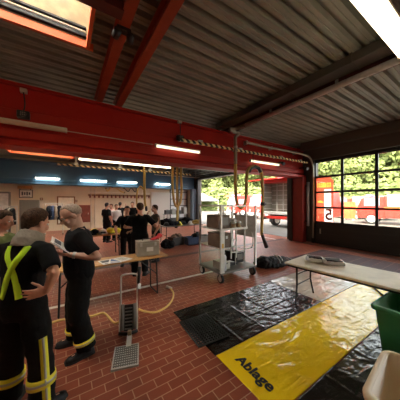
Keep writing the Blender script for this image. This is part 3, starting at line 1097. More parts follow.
# pale house with orange eaves
c = out_pt(225, 27)
root = thing('house', 'long pale house with an orange roof edge beyond the yard', 'house', c)
MB().box((2.5, 0.6, 1.3), (4, 5.4, 2.6)).build('wall', 'house_plaster', root)
MB().box((2.4, 0.6, 2.95), (4.8, 6.2, 0.5)).box((2.4, 0.6, 3.35), (4.2, 5.4, 0.35)).build('roof', 'house_orange', root)
for j in range(4):
    w_ = MB().box((0.46, -1.4 + 1.3 * j, 1.75), (0.10, 0.95, 0.95)).build('window', 'tent_white', root)
    MB().box((0.40, -1.4 + 1.3 * j - 0.22, 1.75), (0.04, 0.36, 0.75)).box((0.40, -1.4 + 1.3 * j + 0.22, 1.75), (0.04, 0.36, 0.75)).build('pane', 'win_sky', w_)
MB().box((0.42, 0.6, 0.45), (0.12, 5.4, 0.9)).build('plinth', 'fire_orange', root)
# pole and flags
c = out_pt(247, 30)
root = thing('flagpole', 'tall pale flagpole between the trees', 'pole', c)
MB().cyl((0, 0, 0), (0, 0, 7.5), 0.13, 0.07, seg=10).build('pole', 'tent_white', root)
MB().ell((0, 0, 7.55), (0.11, 0.11, 0.11)).build('finial', 'zinc', root, True)

def wheel_mb(c, r, w, axis='x'):
    d = Vector((w / 2, 0, 0)) if axis == 'x' else Vector((0, w / 2, 0))
    c = Vector(c)
    n = d.normalized()
    return MB().tube([c - d, c - d * .8, c + d * .8, c + d], [r * .9, r, r, r * .9], 20).tube([c - d * 1.05, c + d * 1.05], [r * .66, r * .66], 14, mi=1)

def fire_engine(loc, rz, label, L=6.4, W=2.3, H=2.9, grp='red fire engines in the yard', stripe='yellow_paint'):
    """faces +x"""
    root = thing('fire_engine', label, 'vehicle', loc, rz, grp)
    b = MB()
    b.box((-L * 0.16, 0, 0.55 + (H - 0.55) / 2), (L * 0.66, W, H - 0.55), bevel=0.06)
    b.build('body', 'fire_red', root)
    cb = MB()
    x0, x1 = L * 0.17, L * 0.5
    cb.extr([(x0, 0.5), (x1, 0.5), (x1 + 0.02, 1.35), (x1 - 0.28, H - 0.25), (x1 - 0.5, H - 0.1), (x0, H - 0.1)], 'y', -W / 2, W / 2)
    cb.build('cab', 'fire_red', root)
    gl_ = MB()
    gl_.rings([[Vector((x1 + 0.035, s * W * 0.44, 1.40)) for s in (-1, 1)] + [Vector((x1 - 0.245, s * W * 0.42, H - 0.35)) for s in (1, -1)], [Vector((x1 - 0.05, s * W * 0.44, 1.40)) for s in (-1, 1)] + [Vector((x1 - 0.35, s * W * 0.42, H - 0.35)) for s in (1, -1)]])
    gl_.build('windscreen', 'win_sky', root)
    for s in (-1, 1):
        MB().box(((x0 + x1) / 2 - 0.1, s * W / 2, 1.85), (L * 0.19, 0.03, 0.65), bevel=0.01).build('side_window', 'win_sky', root)
        MB().box((-L * 0.16, s * (W / 2 + 0.005), 1.30), (L * 0.66, 0.02, 0.16)).build('side_stripe', stripe, root)
        for j in range(3):
            sh = MB().box((-L * 0.38 + L * 0.21 * j, s * (W / 2 + 0.004), 1.95), (L * 0.18, 0.03, 0.95)).build('shutter', 'silver_panel', root)
        for x in (-L * 0.30, L * 0.32):
            wheel_mb((x, s * (W / 2 - 0.14), 0.44), 0.44, 0.28, 'y').build('wheel', ['rubber', 'zinc'], root)
    MB().box((x1 + 0.06, 0, 0.55), (0.16, W, 0.30), bevel=0.03).build('bumper', 'tent_white', root)
    lb = MB().box((x1 - 0.75, 0, H), (0.35, W * 0.8, 0.16), bevel=0.03).build('light_bar', 'print_blue', root)
    for s in (-1, 1):
        MB().cyl((x1 + 0.13, s * W * 0.36, 0.9), (x1 + 0.02, s * W * 0.36, 0.9), 0.12).build('headlight', 'tent_white', root)
    return root
c = out_pt(240, 19.5)
fire_engine((c.x + 2.2, c.y + 0.2, -0.02), R(165), 'orange red fire engine parked beyond the yard behind the hose', L=6.0, W=2.4, H=2.7)
c = out_pt(254, 17.0)
fire_engine((c.x + 2.6, c.y, -0.02), R(185), 'red fire engine with a sky bright windscreen next to the load truck', L=5.6, W=1.5, H=2.55)
c = out_pt(393, 22)
fire_engine((c.x + 0.5, c.y - 0.3, -0.02), R(100), 'red van seen through the right panes of the closed door', L=5.2, W=2.0, H=2.35)
c = out_pt(363, 27)
fire_engine((c.x, c.y, -0.02), R(100), 'distant red fire engine through the middle panes of the closed door', L=5.5, W=2.2, H=2.3)
# load truck with open silver body, rear end towards the hall
c = out_pt(276, 12.6)
root = thing('load_truck', 'red truck with an open silver load bay just outside the gateway', 'vehicle', (c.x, c.y, -0.02), 0)
W_, L_, Z0, Z1 = 2.5, 5.0, 1.12, 3.25
MB().box((L_ / 2, 0, Z0 - 0.09), (L_, W_, 0.18), bevel=0.01).build('load_floor', 'zinc', root)
for s in (-1, 1):
    sp = MB().box((L_ / 2, s * (W_ / 2 - 0.03), (Z0 + Z1) / 2), (L_, 0.05, Z1 - Z0)).build('side_wall', 'silver_panel', root)
    rb_ = MB()
    for j in range(5):
        rb_.box((L_ / 2, s * (W_ / 2 - 0.07), Z0 + 0.2 + 0.42 * j), (L_ - 0.1, 0.03, 0.05))
    rb_.build('load_rail', 'zinc', sp)
bw = MB().box((1.1, 0, (Z0 + Z1) / 2), (0.06, W_ - 0.1, Z1 - Z0)).build('bulkhead', 'silver_panel', root)
rb_ = MB()
for j in range(6):
    rb_.box((1.05, 0, Z0 + 0.15 + 0.36 * j), (0.04, W_ - 0.16, 0.04))
for y in (-0.55, 0.15, 0.7):
    rb_.box((1.05, y, (Z0 + Z1) / 2), (0.05, 0.05, Z1 - Z0))
rb_.build('load_rail', 'zinc', bw)
MB().box((L_ / 2, 0, Z1 + 0.16), (L_ + 0.1, W_ + 0.06, 0.34), bevel=0.03).build('roof', 'fire_red', root)
tl = MB().box((-0.75, 0, Z1 + 0.20), (1.5, W_, 0.07), rot=(0, R(-8), 0)).build('tailgate', 'fire_red', root)
for s in (-1, 1):
    MB().box((0.02, s * (W_ / 2 - 0.02), (Z0 + Z1) / 2), (0.10, 0.09, Z1 - Z0)).build('rear_post', 'tent_white' if s < 0 else 'silver_panel', root)
MB().box((0.05, 0, 0.72), (0.10, W_, 0.20), bevel=0.01).build('bumper', 'fire_red', root)
MB().box((L_ / 2, 0, 0.80), (L_ - 0.2, 1.1, 0.3)).build('chassis', 'black_metal', root)
for s in (-1, 1):
    tlm = MB().box((-0.01, s * (W_ / 2 - 0.28), 0.72), (0.05, 0.36, 0.13)).build('tail_light', 'rust_red', root)
    wheel_mb((1.3, s * (W_ / 2 - 0.22), 0.46), 0.46, 0.34, 'y').build('wheel', ['rubber', 'zinc'], root)
    wheel_mb((L_ - 0.4, s * (W_ / 2 - 0.22), 0.46), 0.46, 0.34, 'y').build('wheel', ['rubber', 'zinc'], root)
    mf = MB().box((0.8, s * (W_ / 2 - 0.22), 0.55), (0.02, 0.38, 0.55)).build('mud_flap', 'rubber', root)
cb = MB()
cb.extr([(L_, 0.6), (L_ + 1.9, 0.6), (L_ + 1.95, 1.5), (L_ + 1.6, 2.7), (L_, 2.8)], 'y', -W_ / 2, W_ / 2)
cb.build('cab', 'fire_red', root)
# barrier tape fence in the yard, right
c = out_pt(349, 24)
root = thing('banner_stand', 'orange banner stand in the yard left of the distant fire engine', 'stand', (c.x, c.y, -0.02), R(10))
MB().box((0, 0, 1.0), (0.06, 1.1, 1.7)).build('panel', 'fire_orange', root)
for s in (-1, 1):
    MB().box((0, s * 0.4, 0.06), (0.6, 0.08, 0.16)).build('foot', 'zinc', root)
c = out_pt(361, 31)
root = thing('shelter', 'low yellow roofed shelter behind the distant fire engine', 'shelter', (c.x, c.y, -0.02), R(5))
MB().box((0, 0, 2.3), (2.4, 5.5, 0.35)).build('roof', 'yellow_paint', root)
for s in (-1, 1):
    for t in (-1, 1):
        MB().box((s * 1.0, t * 2.5, 1.1), (0.12, 0.12, 2.2)).build('post', 'zinc', root)
MB().box((0.9, 0, 1.1), (0.1, 5.0, 2.1)).build('rear_wall', 'fire_orange', root)

# ================================================================== people
def V(*a):
    return Vector(a)

def finger(mb, base, d, nrm, lengths, r, curl):
    """bent finger: d start direction, nrm palm normal (fingers curl towards it)"""
    p = Vector(base)
    pts = [p - d * 0.02, p.copy()]
    ax = d.cross(nrm).normalized()
    dd = d.copy()
    for L in lengths:
        dd = (Matrix.Rotation(curl, 3, ax) @ dd).normalized()
        p = p + dd * L
        pts.append(p.copy())
    n = len(pts)
    mb.tube(pts, [r * (1.05 - 0.3 * i / (n - 1)) for i in range(n)], 8, round_ends=True)

def hand(mb, wrist, d, nrm, side, curl=0.35, scale=1.0, thumb_curl=0.25):
    """side: +1 when the thumb lies on the +(d x nrm) side"""
    d = d.normalized()
    nrm = (nrm - d * nrm.dot(d)).normalized()
    t = d.cross(nrm) * side
    w = Vector(wrist)
    s = scale
    m = Matrix((t, d, nrm)).transposed()
    mb.ell(w + d * 0.050 * s, (0.040 * s, 0.058 * s, 0.017 * s), m)
    mb.ell(w + d * 0.075 * s, (0.041 * s, 0.026 * s, 0.014 * s), m)
    for off, ls in ((0.031, (0.040, 0.025, 0.018)), (0.0105, (0.044, 0.028, 0.020)), (-0.0105, (0.041, 0.026, 0.019)), (-0.031, (0.033, 0.020, 0.016))):
        finger(mb, w + d * (0.092 - abs(off - 0.01) * 0.15) * s + t * off * s, (d + t * off * 3.0).normalized(), nrm, [q * s for q in ls], 0.0092 * s, curl)
    td = (d * 0.55 + t * 0.75 + nrm * 0.30).normalized()
    b_ = w + d * 0.028 * s + t * 0.024 * s
    p1 = b_ + td * 0.042 * s
    td2 = (td + d * 0.6).normalized()
    p2 = p1 + td2 * 0.032 * s
    p3 = p2 + (td2 + nrm * thumb_curl).normalized() * 0.024 * s
    mb.tube([b_, p1, p2, p3], [0.017 * s, 0.0125 * s, 0.0105 * s, 0.009 * s], 8, round_ends=True)

def torso_rings(mb, spine, table, belly=0.0, grow=0.0, z0=0.0, z1=9.0, seg=20):
    """table rows: z, rx, ry; spine(z) gives the bent centre"""
    rr = []
    for z, rx, ry in table:
        if z < z0 - 1e-6 or z > z1 + 1e-6:
            continue
        c, yo = spine(z), 0.0
        bl = belly * math.exp(-((z - 1.12) / 0.13) ** 2)
        ring = []
        for k in range(seg):
            a = 2 * PI * k / seg
            ca, sa = math.cos(a), math.sin(a)
            e = 0.86
            x = math.copysign(abs(ca) ** e, ca) * (rx + grow + bl * 0.4)
            y = math.copysign(abs(sa) ** e, sa) * (ry + grow + (bl if sa > 0 else bl * 0.15))
            ring.append(c + Vector((x, y, 0)))
        rr.append(ring)
    mb.rings(rr)

TORSO = [(0.86, 0.13, 0.095), (0.92, 0.165, 0.115), (1.00, 0.168, 0.118), (1.08, 0.156, 0.110), (1.16, 0.154, 0.108), (1.24, 0.164, 0.113), (1.32, 0.176, 0.118), (1.39, 0.176, 0.113), (1.44, 0.150, 0.098), (1.48, 0.105, 0.080), (1.52, 0.062, 0.062)]

def person(label, loc, face, height=1.8, lean=0.0, head_yaw=0.0, head_pitch=0.0, arms=None, legs=None, top='cloth_black', pants='cloth_trouser', skin='skin', hair='hair_brown', hair_style='short', belly=0.0, sleeve='short', detail=0.008, shirt_loose=0.014, pant_r=(0.098, 0.082, 0.078), group=None, boots=True, head_fwd=0.0, extra=None, build=1.0, hs=1.0, neck=0.175):
    """face: world (x, y) direction the body faces. Local frame: +y front, +x the person's right"""
    a = math.atan2(-face[0], face[1])
    root = thing('person', label, 'person', (loc[0], loc[1], 0), a, group)
    k = height / 1.80
    root.scale = (k * build, k * build, k)
    def spine(z):
        t = max(0.0, (z - 0.95) / 0.55)
        return V(0, lean * t ** 1.3, z - abs(lean) * 0.12 * t)
    sh_c = spine(1.44)
    A = {'R': dict(elbow=(0.245, -0.03, 1.14), wrist=(0.235, 0.09, 0.90), hdir=(0, 0.3, -1), hn=(-1, 0, 0), curl=0.4), 'L': dict(elbow=(-0.245, -0.03, 1.14), wrist=(-0.235, 0.09, 0.90), hdir=(0, 0.3, -1), hn=(1, 0, 0), curl=0.4)}
    if arms:
        for q in arms:
            A[q].update(arms[q])
    Lg = {'R': dict(hip=(0.095, 0, 0.93), knee=(0.11, 0.03, 0.50), ankle=(0.12, -0.01, 0.095), toe=(0.25, 1.0)), 'L': dict(hip=(-0.095, 0, 0.93), knee=(-0.11, 0.03, 0.50), ankle=(-0.12, -0.01, 0.095), toe=(-0.25, 1.0))}
    if legs:
        for q in legs:
            Lg[q].update(legs[q])
    # ---- head frame
    nb = spine(1.50)
    hc = nb + V(0, 0.035 + head_fwd, neck)
    H = Matrix.Rotation(head_yaw, 3, 'Z') @ Matrix.Rotation(-head_pitch, 3, 'X') @ Matrix.Scale(hs, 3)
    def hp_(x, y, z):
        return hc + H @ Vector((x, y, z))
    b = MB()
    torso_rings(b, spine, TORSO, belly)
    b.tube([nb + V(0, -0.012, -0.06), nb.lerp(hp_(0, -0.02, -0.06), 0.5), hp_(0, -0.018, -0.05)], [0.064, 0.057, 0.056], 14, round_ends=True)
    b.ell(hp_(0, -0.012, 0.032), (0.074, 0.094, 0.088), H, seg=20, nr=13)
    b.ell(hp_(0, 0.026, -0.040), (0.060, 0.066, 0.074), H, seg=18, nr=11)
    b.ell(hp_(0, 0.066, -0.092), (0.026, 0.022, 0.019), H)
    b.tube([hp_(0, 0.088, 0.012), hp_(0, 0.106, -0.022), hp_(0, 0.104, -0.036)], [0.009, 0.014, 0.013], 8, round_ends=True)
    b.ell(hp_(0, 0.078, 0.024), (0.050, 0.014, 0.011), H)
    b.ell(hp_(0, 0.084, -0.058), (0.024, 0.010, 0.005), H)
    b.ell(hp_(0, 0.083, -0.068), (0.021, 0.010, 0.006), H)
    for s in (-1, 1):
        b.ell(hp_(s * 0.077, -0.008, -0.008), (0.010, 0.021, 0.032), H @ Matrix.Rotation(s * 0.25, 3, 'Z'))
        b.ell(hp_(s * 0.042, 0.062, -0.028), (0.022, 0.022, 0.022), H)
    sh = {}
    for q, s in (('R', 1), ('L', -1)):
        S = sh_c + V(s * 0.185, -0.005, -0.01)
        sh[q] = S
        E, W = Vector(A[q]['elbow']), Vector(A[q]['wrist'])
        b.tube([sh_c + V(s * 0.10, 0, 0.0), S, S.lerp(E, 0.35), E], [0.062, 0.060, 0.052, 0.042], 12, round_ends=True)
        b.tube([E, E.lerp(W, 0.3), E.lerp(W, 0.8), W], [0.042, 0.044, 0.031, 0.028], 12, round_ends=True)
        hd, hn = Vector(A[q]['hdir']).normalized(), Vector(A[q]['hn']).normalized()
        tx = hd.cross(hn)
        ts_ = A[q].get('thumb')
        if ts_ is None:
            ts_ = 1 if tx.y + tx.z * 0.5 > 0 else -1
        hand(b, W, hd, hn, ts_, A[q]['curl'])
    for q, s in (('R', 1), ('L', -1)):
        h_, kn, an = Vector(Lg[q]['hip']), Vector(Lg[q]['knee']), Vector(Lg[q]['ankle'])
        b.tube([h_ + V(0, 0, 0.03), h_.lerp(kn, 0.4), kn], [0.094, 0.078, 0.056], 14, round_ends=True)
        b.tube([kn, kn.lerp(an, 0.35), an], [0.055, 0.056, 0.038], 12, round_ends=True)
        td = Vector((Lg[q]['toe'][0], Lg[q]['toe'][1], 0)).normalized()
        b.tube([an + V(0, 0, -0.035) - td * 0.02, an + V(0, 0, -0.055) + td * 0.13], [0.034, 0.028], 10, round_ends=True)
    body = remeshed(b, 'body', skin, root, detail, 3)
    # ---- eyes
    for s in (-1, 1):
        e = MB()
        e.ell(hp_(s * 0.031, 0.076, 0.004), (0.013, 0.012, 0.009), H)
        e.ell(hp_(s * 0.031, 0.0865, 0.003), (0.0055, 0.0035, 0.0055), H, mi=1)
        e.build('eye', ['eye_white', 'eye_dark'], root, True)
    # ---- shirt
    t = MB()
    torso_rings(t, spine, [r_ for r_ in TORSO if r_[0] >= 0.9], belly, shirt_loose, 0.92, 1.49)
    for q, s in (('R', 1), ('L', -1)):
        S, E, W = sh[q], Vector(A[q]['elbow']), Vector(A[q]['wrist'])
        if sleeve == 'short':
            t.tube([sh_c + V(s * 0.09, 0, -0.005), S + V(0, 0, -0.005), S.lerp(E, 0.40), S.lerp(E, 0.78)], [0.078, 0.077, 0.071, 0.070], 16)
        else:
            t.tube([sh_c + V(s * 0.09, 0, -0.005), S, S.lerp(E, 0.5), E], [0.078, 0.077, 0.070, 0.062], 16, round_ends=True)
            t.tube([E, E.lerp(W, 0.5), W], [0.061, 0.054, 0.045], 14)
    t.tube([spine(1.47), spine(1.515) + V(0, 0.005, 0)], [0.088, 0.070], 16)
    shirt = remeshed(t, 'shirt', top, root, max(detail, 0.009), 4, 0.006, 0.12)
    # ---- trousers
    p = MB()
    torso_rings(p, spine, [(0.84, 0.15, 0.11), (0.90, 0.180, 0.130), (0.98, 0.182, 0.132), (1.03, 0.172, 0.124)], 0, 0.0)
    for q in 'RL':
        h_, kn, an = Vector(Lg[q]['hip']), Vector(Lg[q]['knee']), Vector(Lg[q]['ankle'])
        p.tube([h_ + V(0, 0, 0.05), h_.lerp(kn, 0.45), kn], [0.102, pant_r[0], pant_r[1]], 18, round_ends=True)
        p.tube([kn, kn.lerp(an, 0.5), an + V(0, 0, 0.0)], [pant_r[1], (pant_r[1] + pant_r[2]) / 2, pant_r[2]], 18)
    tr = remeshed(p, 'trousers', pants, root, max(detail, 0.01), 4, 0.010, 0.11)
    # ---- boots
    for q in 'RL':
        an = Vector(Lg[q]['ankle'])
        td = Vector((Lg[q]['toe'][0], Lg[q]['toe'][1], 0)).normalized()
        sd = Vector((td.y, -td.x, 0))
        bb = MB()
        bz = an.z - 0.095
        rr = []
        for f, wd_, hh in ((-0.075, 0.030, 0.06), (-0.06, 0.040, 0.105), (-0.01, 0.044, 0.115), (0.05, 0.045, 0.095), (0.11, 0.050, 0.070), (0.16, 0.047, 0.060), (0.195, 0.030, 0.045)):
            c_ = Vector((an.x, an.y, bz)) + td * f
            rr.append([c_ + sd * wd_ * x_ + V(0, 0, z_ * hh) for x_, z_ in ((-1, 0.0), (-1.02, 0.3), (-0.85, 0.75), (-0.4, 1.0), (0.4, 1.0), (0.85, 0.75), (1.02, 0.3), (1, 0.0))])
        bb.rings(rr)
        bb.tube([Vector((an.x, an.y, bz + 0.06)) - td * 0.012, Vector((an.x, an.y, bz + 0.16)) - td * 0.012], [0.052, 0.056], 12)
        bo = bb.build('boot', 'leather', root, True)
        so = MB()
        rr = []
        for f, wd_ in ((-0.08, 0.030), (-0.06, 0.043), (-0.01, 0.046), (0.05, 0.046), (0.11, 0.053), (0.16, 0.050), (0.20, 0.030)):
            c_ = Vector((an.x, an.y, bz)) + td * f
            rr.append([c_ + sd * wd_ * x_ + V(0, 0, z_) for x_, z_ in ((-1, 0.0), (-1, 0.022), (1, 0.022), (1, 0.0))])
        so.rings(rr)
        so.build('sole', 'rubber', bo)
    # ---- hair
    if hair_style != 'none':
        hb_ = MB()
        th = 0.012 if hair_style == 'short' else 0.007
        lim = -0.30 if hair_style == 'short' else -0.30
        rr = []
        N, NR = 28, 14
        for i in range(NR + 1):
            u_ = i / NR
            ring = []
            for k_ in range(N):
                an_ = 2 * PI * k_ / N
                frontness = math.sin(an_)                   # +1 at the face
                top_z = 0.985
                if hair_style == 'short':
                    low = 0.50 if frontness > 0.60 else (lim - 0.75 * max(0, -frontness + 0.15) if frontness < 0.15 else lim + (0.50 - lim) * (frontness - 0.15) / 0.45)
                    low += 0.10 * noise.noise(Vector((an_ * 2.5, height * 7, 1)))
                else:                                        # receding: crown bare-ish, fringe at the sides and back
                    low = 0.75 if frontness > 0.3 else (lim - 0.25 * max(0, -frontness) if frontness < -0.1 else lim + (0.75 - lim) * (frontness + 0.1) / 0.4)
                zz = top_z + (low - top_z) * u_
                rr_ = math.sqrt(max(0.0, 1 - min(1, abs(zz)) ** 2)) if zz > -0.05 else 1.0 - 0.22 * abs(zz)
                bumpy = 1 + (0.05 if hair_style == 'short' else 0.02) * noise.noise(Vector((an_ * 2.2, zz * 5, height * 9)))
                edge = 0.25 + 0.75 * min(1, (1 - u_) * 4)
                ex = th * edge
                ring.append(hp_((0.074 + ex) * rr_ * math.cos(an_) * bumpy, -0.012 + (0.094 + ex) * rr_ * math.sin(an_) * bumpy, 0.032 + (0.088 + ex) * zz * bumpy))
            rr.append(ring)
        for i in range(NR, -1, -1):
            rr.append([hp_(0, -0.012, 0.032) + (q_ - hp_(0, -0.012, 0.032)) * 0.90 for q_ in rr[i]])
        hb_.rings(rr)
        hb_.build('hair', hair, root, True)
    info = dict(root=root, spine=spine, A=A, L=Lg, hp=hp_, H=H, shirt=shirt, trousers=tr, body=body, sh=sh)
    return info

def surface_strip(obj, line, ray_dir, width, lift, name, m, parent, seg=26, back_off=0.5):
    """a strap laid over the surface of obj along a line of local points"""
    me = obj.data
    bvh = BVHTree.FromPolygons([v.co for v in me.vertices], [tuple(p.vertices) for p in me.polygons])
    pts = smooth_path(line, max(2, seg // (len(line) - 1)))
    rd = Vector(ray_dir).normalized()
    rr = []
    for i, q in enumerate(pts):
        d = (pts[min(i + 1, len(pts) - 1)] - pts[max(i - 1, 0)]).normalized()
        sd = d.cross(rd).normalized()
        ring_o, ring_i = [], []
        ok = True
        for s in (-1, 0, 1):
            h, n, _i, _d = bvh.ray_cast(q + sd * s * width / 2 - rd * back_off, rd)
            if h is None:
                ok = False
                break
            ring_o.append(h - rd * lift)
            ring_i.append(h + rd * 0.004)
        if ok:
            rr.append(ring_o + list(reversed(ring_i)))
    mb = MB()
    mb.rings(rr)
    return mb.build(name, m, parent, True)

def leg_band(info, q, f0, f1, r, seg_name='reflective_band', third=True):
    """yellow band with a silver stripe around the shin between fractions f0, f1 from knee to ankle"""
    kn, an = Vector(info['L'][q]['knee']), Vector(info['L'][q]['ankle'])
    P = lambda f: kn.lerp(an, f)
    mb = MB()
    mb.tube([P(f0), P(f1)], [r, r * 1.0], 22)
    o = mb.build(seg_name, 'neon_yellow', info['trousers'], True)
    m2 = MB()
    a_, b_ = f0 + (f1 - f0) * 0.36, f0 + (f1 - f0) * 0.64
    m2.tube([P(a_), P(b_)], [r + 0.003, r + 0.003], 22)
    m2.build('silver_stripe', 'reflective', info['trousers'], True)
    return o

# ---- man seen from behind with neon braces
fm = person('man seen from behind with crossed neon yellow braces and a hand on his hip', (-0.322, 2.382), (0.60, 0.80), 1.79, lean=0.05, head_yaw=R(-14), head_pitch=R(16), head_fwd=0.055,
            arms={'R': dict(elbow=(0.345, -0.06, 1.25), wrist=(0.30, -0.085, 1.115), hdir=(-0.85, -0.5, -0.12), hn=(-0.4, 0.9, 0), curl=0.22, thumb=None)},
            legs={'R': dict(knee=(0.145, 0.03, 0.50), ankle=(0.185, 0.0, 0.095), toe=(0.5, 1.0)), 'L': dict(knee=(-0.13, 0.03, 0.50), ankle=(-0.15, 0.02, 0.095))},
            pant_r=(0.112, 0.096, 0.100), detail=0.0065, build=1.0, hs=1.12, neck=0.16)
sp = fm['shirt']
surface_strip(sp, [(-0.085, -0.3, 1.475), (-0.06, -0.3, 1.40), (0.02, -0.3, 1.25), (0.075, -0.3, 1.05)], (0, 1, 0), 0.050, 0.006, 'brace', 'neon', fm['root'])
surface_strip(sp, [(0.085, -0.3, 1.475), (0.06, -0.3, 1.40), (-0.02, -0.3, 1.25), (-0.075, -0.3, 1.05)], (0, 1, 0), 0.050, 0.010, 'brace', 'neon', fm['root'])
cl = MB()
cl.tube([fm['spine'](1.445) + V(0, 0.015, 0.01), fm['spine'](1.49) + V(0, 0.025, 0.02), fm['spine'](1.55) + V(0, 0.05, 0.03)], [0.122, 0.112, 0.092], 22, squash=(1.2, 0.95))
remeshed(cl, 'collar', 'cloth_grey', fm['root'], 0.009, 3, 0.006, 0.05)
for q in 'RL':
    leg_band(fm, q, 0.44, 0.62, 0.108)
# vertical stripe on the outer side of the right leg
surface_strip(fm['trousers'], [(0.205, -0.02, 0.68), (0.225, -0.02, 0.45), (0.25, -0.03, 0.12)], (-0.75, 0.66, 0), 0.060, 0.006, 'side_stripe', 'neon_yellow', fm['trousers'], back_off=0.3)
surface_strip(fm['trousers'], [(0.205, -0.02, 0.68), (0.225, -0.02, 0.45), (0.25, -0.03, 0.12)], (-0.75, 0.66, 0), 0.018, 0.009, 'silver_stripe', 'reflective', fm['trousers'], back_off=0.3)

# ---- older man with spectacles, reading
gm = person('older man with spectacles in a black T-shirt reading a folder', (0.15, 3.005), (-0.97, 0.0), 1.82, lean=0.02, head_yaw=R(8), head_pitch=R(28), head_fwd=0.03,
            arms={'L': dict(elbow=(-0.30, -0.14, 1.19), wrist=(-0.225, 0.10, 1.235), hdir=(0.55, 1, 0.12), hn=(0.2, -0.1, 1), curl=0.35), 'R': dict(elbow=(0.29, -0.06, 1.19), wrist=(0.21, 0.16, 1.25), hdir=(-0.5, 0.9, 0.08), hn=(-0.2, -0.1, 1), curl=0.35)},
            legs={'R': dict(hip=(0.095, 0, 0.93), knee=(0.12, 0.05, 0.5), ankle=(0.13, 0.04, 0.095)), 'L': dict(knee=(-0.12, 0.03, 0.5), ankle=(-0.15, -0.05, 0.095), toe=(-0.2, 1))},
            hair='hair_grey', hair_style='receding', belly=0.032, skin='skin_pale', detail=0.0065, shirt_loose=0.026, build=1.10, hs=1.14, neck=0.158, pant_r=(0.115, 0.100, 0.095))
leg_band(gm, 'L', 0.72, 0.82, 0.104)
leg_band(gm, 'R', 0.72, 0.82, 0.104)
sg = MB()
for s in (-1, 1):
    sg.tube([gm['hp'](s * 0.032 + 0.024 * math.cos(t), 0.099, 0.003 + 0.018 * math.sin(t)) for t in [2 * PI * i / 12 for i in range(12)]], 0.0024, 6, closed=True)
    sg.tube([gm['hp'](s * 0.056, 0.097, 0.008), gm['hp'](s * 0.080, 0.05, 0.010), gm['hp'](s * 0.083, -0.01, 0.006)], 0.0024, 6)
sg.tube([gm['hp'](-0.009, 0.100, 0.006), gm['hp'](0.009, 0.100, 0.006)], 0.0024, 6)
sg.build('glasses', 'glasses_frame', gm['root'])
w = Vector(gm['A']['L']['wrist'])
e = Vector(gm['A']['L']['elbow'])
wa = MB()
wa.tube([w.lerp(e, 0.10), w.lerp(e, 0.20)], 0.036, 16)
wa.build('wristwatch', 'steel', gm['root'])
# folder held in both hands (a thing of its own)
gr = gm['root']
Mx = Matrix.Translation(gr.location) @ Euler(gr.rotation_euler).to_matrix().to_4x4() @ Matrix.Diagonal((*gr.scale, 1))
fp = Mx @ Vector((-0.14, 0.18, 1.325))
fd = thing('folder', 'open white folder with printed pages in the reading man\'s hands', 'folder', fp, gr.rotation_euler.z)
for s in (-1, 1):
    pg = MB().box((s * 0.105, 0, 0.0), (0.20, 0.24, 0.008), rot=(R(40), R(-10 * s), 0)).build('page', 'paper', fd)
    pr_ = MB()
    pr_.box((s * 0.105, 0.03, 0.034), (0.13, 0.08, 0.002), rot=(R(40), R(-10 * s), 0))
    pr_.box((s * 0.105, -0.06, -0.042), (0.13, 0.04, 0.002), rot=(R(40), R(-10 * s), 0), mi=1)
    pr_.build('print', ['print_dark', 'print_blue'], pg)

# ---- man at the left picture edge
person('man at the left picture edge, mostly hidden by the man with neon braces', (-0.675, 3.46), (0.80, -0.25), 1.74, head_pitch=R(15), top='cloth_green', detail=0.008, arms={'R': dict(wrist=(0.15, 0.22, 1.05), elbow=(0.24, -0.04, 1.13)), 'L': dict(wrist=(-0.15, 0.22, 1.05), elbow=(-0.24, -0.04, 1.13))})

# ---- three men at the workbench
ma = person('broad man in black seen from behind at the wooden bench', (1.56, 5.20), (0.45, 0.89), 1.82, head_yaw=R(20), head_pitch=R(5),
       arms={'R': dict(elbow=(0.37, -0.02, 1.22), wrist=(0.40, 0.20, 1.28), hdir=(0.2, 0.6, 0.7), hn=(-1, 0, 0)), 'L': dict(elbow=(-0.34, 0.0, 1.20), wrist=(-0.26, 0.24, 1.15), hdir=(0.2, 1, 0), hn=(0, 0, -1))}, hair='hair_brown', detail=0.008, build=1.06)
mb_ = person('man in black facing the camera behind the wooden bench', (1.50, 6.25), (-0.15, -0.98), 1.72, head_pitch=R(10),
       arms={'R': dict(elbow=(0.33, -0.02, 1.15), wrist=(0.30, 0.16, 0.98)), 'L': dict(elbow=(-0.30, 0.05, 1.13), wrist=(-0.08, 0.26, 1.05), hdir=(0.7, 0.6, 0), hn=(0, -0.3, -1))}, detail=0.008, hair='hair_black')
mc = person('man in an olive shirt raising a hand to his face beside the exhaust hoses', (2.36, 6.20), (-0.86, 0.10), 1.75, head_pitch=R(5),
       arms={'R': dict(elbow=(0.25, 0.22, 1.24), wrist=(0.10, 0.26, 1.48), hdir=(-0.4, -0.2, 0.8), hn=(-0.3, -1, 0)), 'L': dict(elbow=(-0.27, -0.03, 1.13), wrist=(-0.25, 0.10, 0.90))}, top='cloth_olive', detail=0.008)
# ---- people in the far bay
def far(px, y, face, label, **kw):
    x = x_at(px, y)
    return person(label, (x, y), face, detail=0.011, **kw)
far(106.5, 10.2, (0.8, 0.5), 'man in dark uniform turned to the right before the far back wall', height=1.80, hair='hair_black', arms={'L': dict(wrist=(-0.2, 0.3, 1.1), elbow=(-0.3, 0.05, 1.15))})
far(111.5, 10.9, (-0.6, -0.7), 'pale pink dressed person beside the dark uniformed man', height=1.74, top='cloth_pink', pants='cloth_blue', hair='hair_brown')
far(116.2, 10.6, (0.2, -0.9), 'person in a white shirt and dark vest in the far group', height=1.72, top='cloth_white', pants='cloth_trouser', hair='hair_black')
far(120.0, 11.6, (0.5, 0.8), 'dark dressed person with raised arm in the far group', height=1.82, hair='hair_black', arms={'R': dict(elbow=(0.32, 0.2, 1.42), wrist=(0.2, 0.3, 1.62), hdir=(0, 0.2, 1), hn=(-1, 0, 0))})
far(132.5, 10.8, (-0.4, -0.9), 'dark dressed person half hidden between the men at the bench', height=1.84, hair='hair_black')

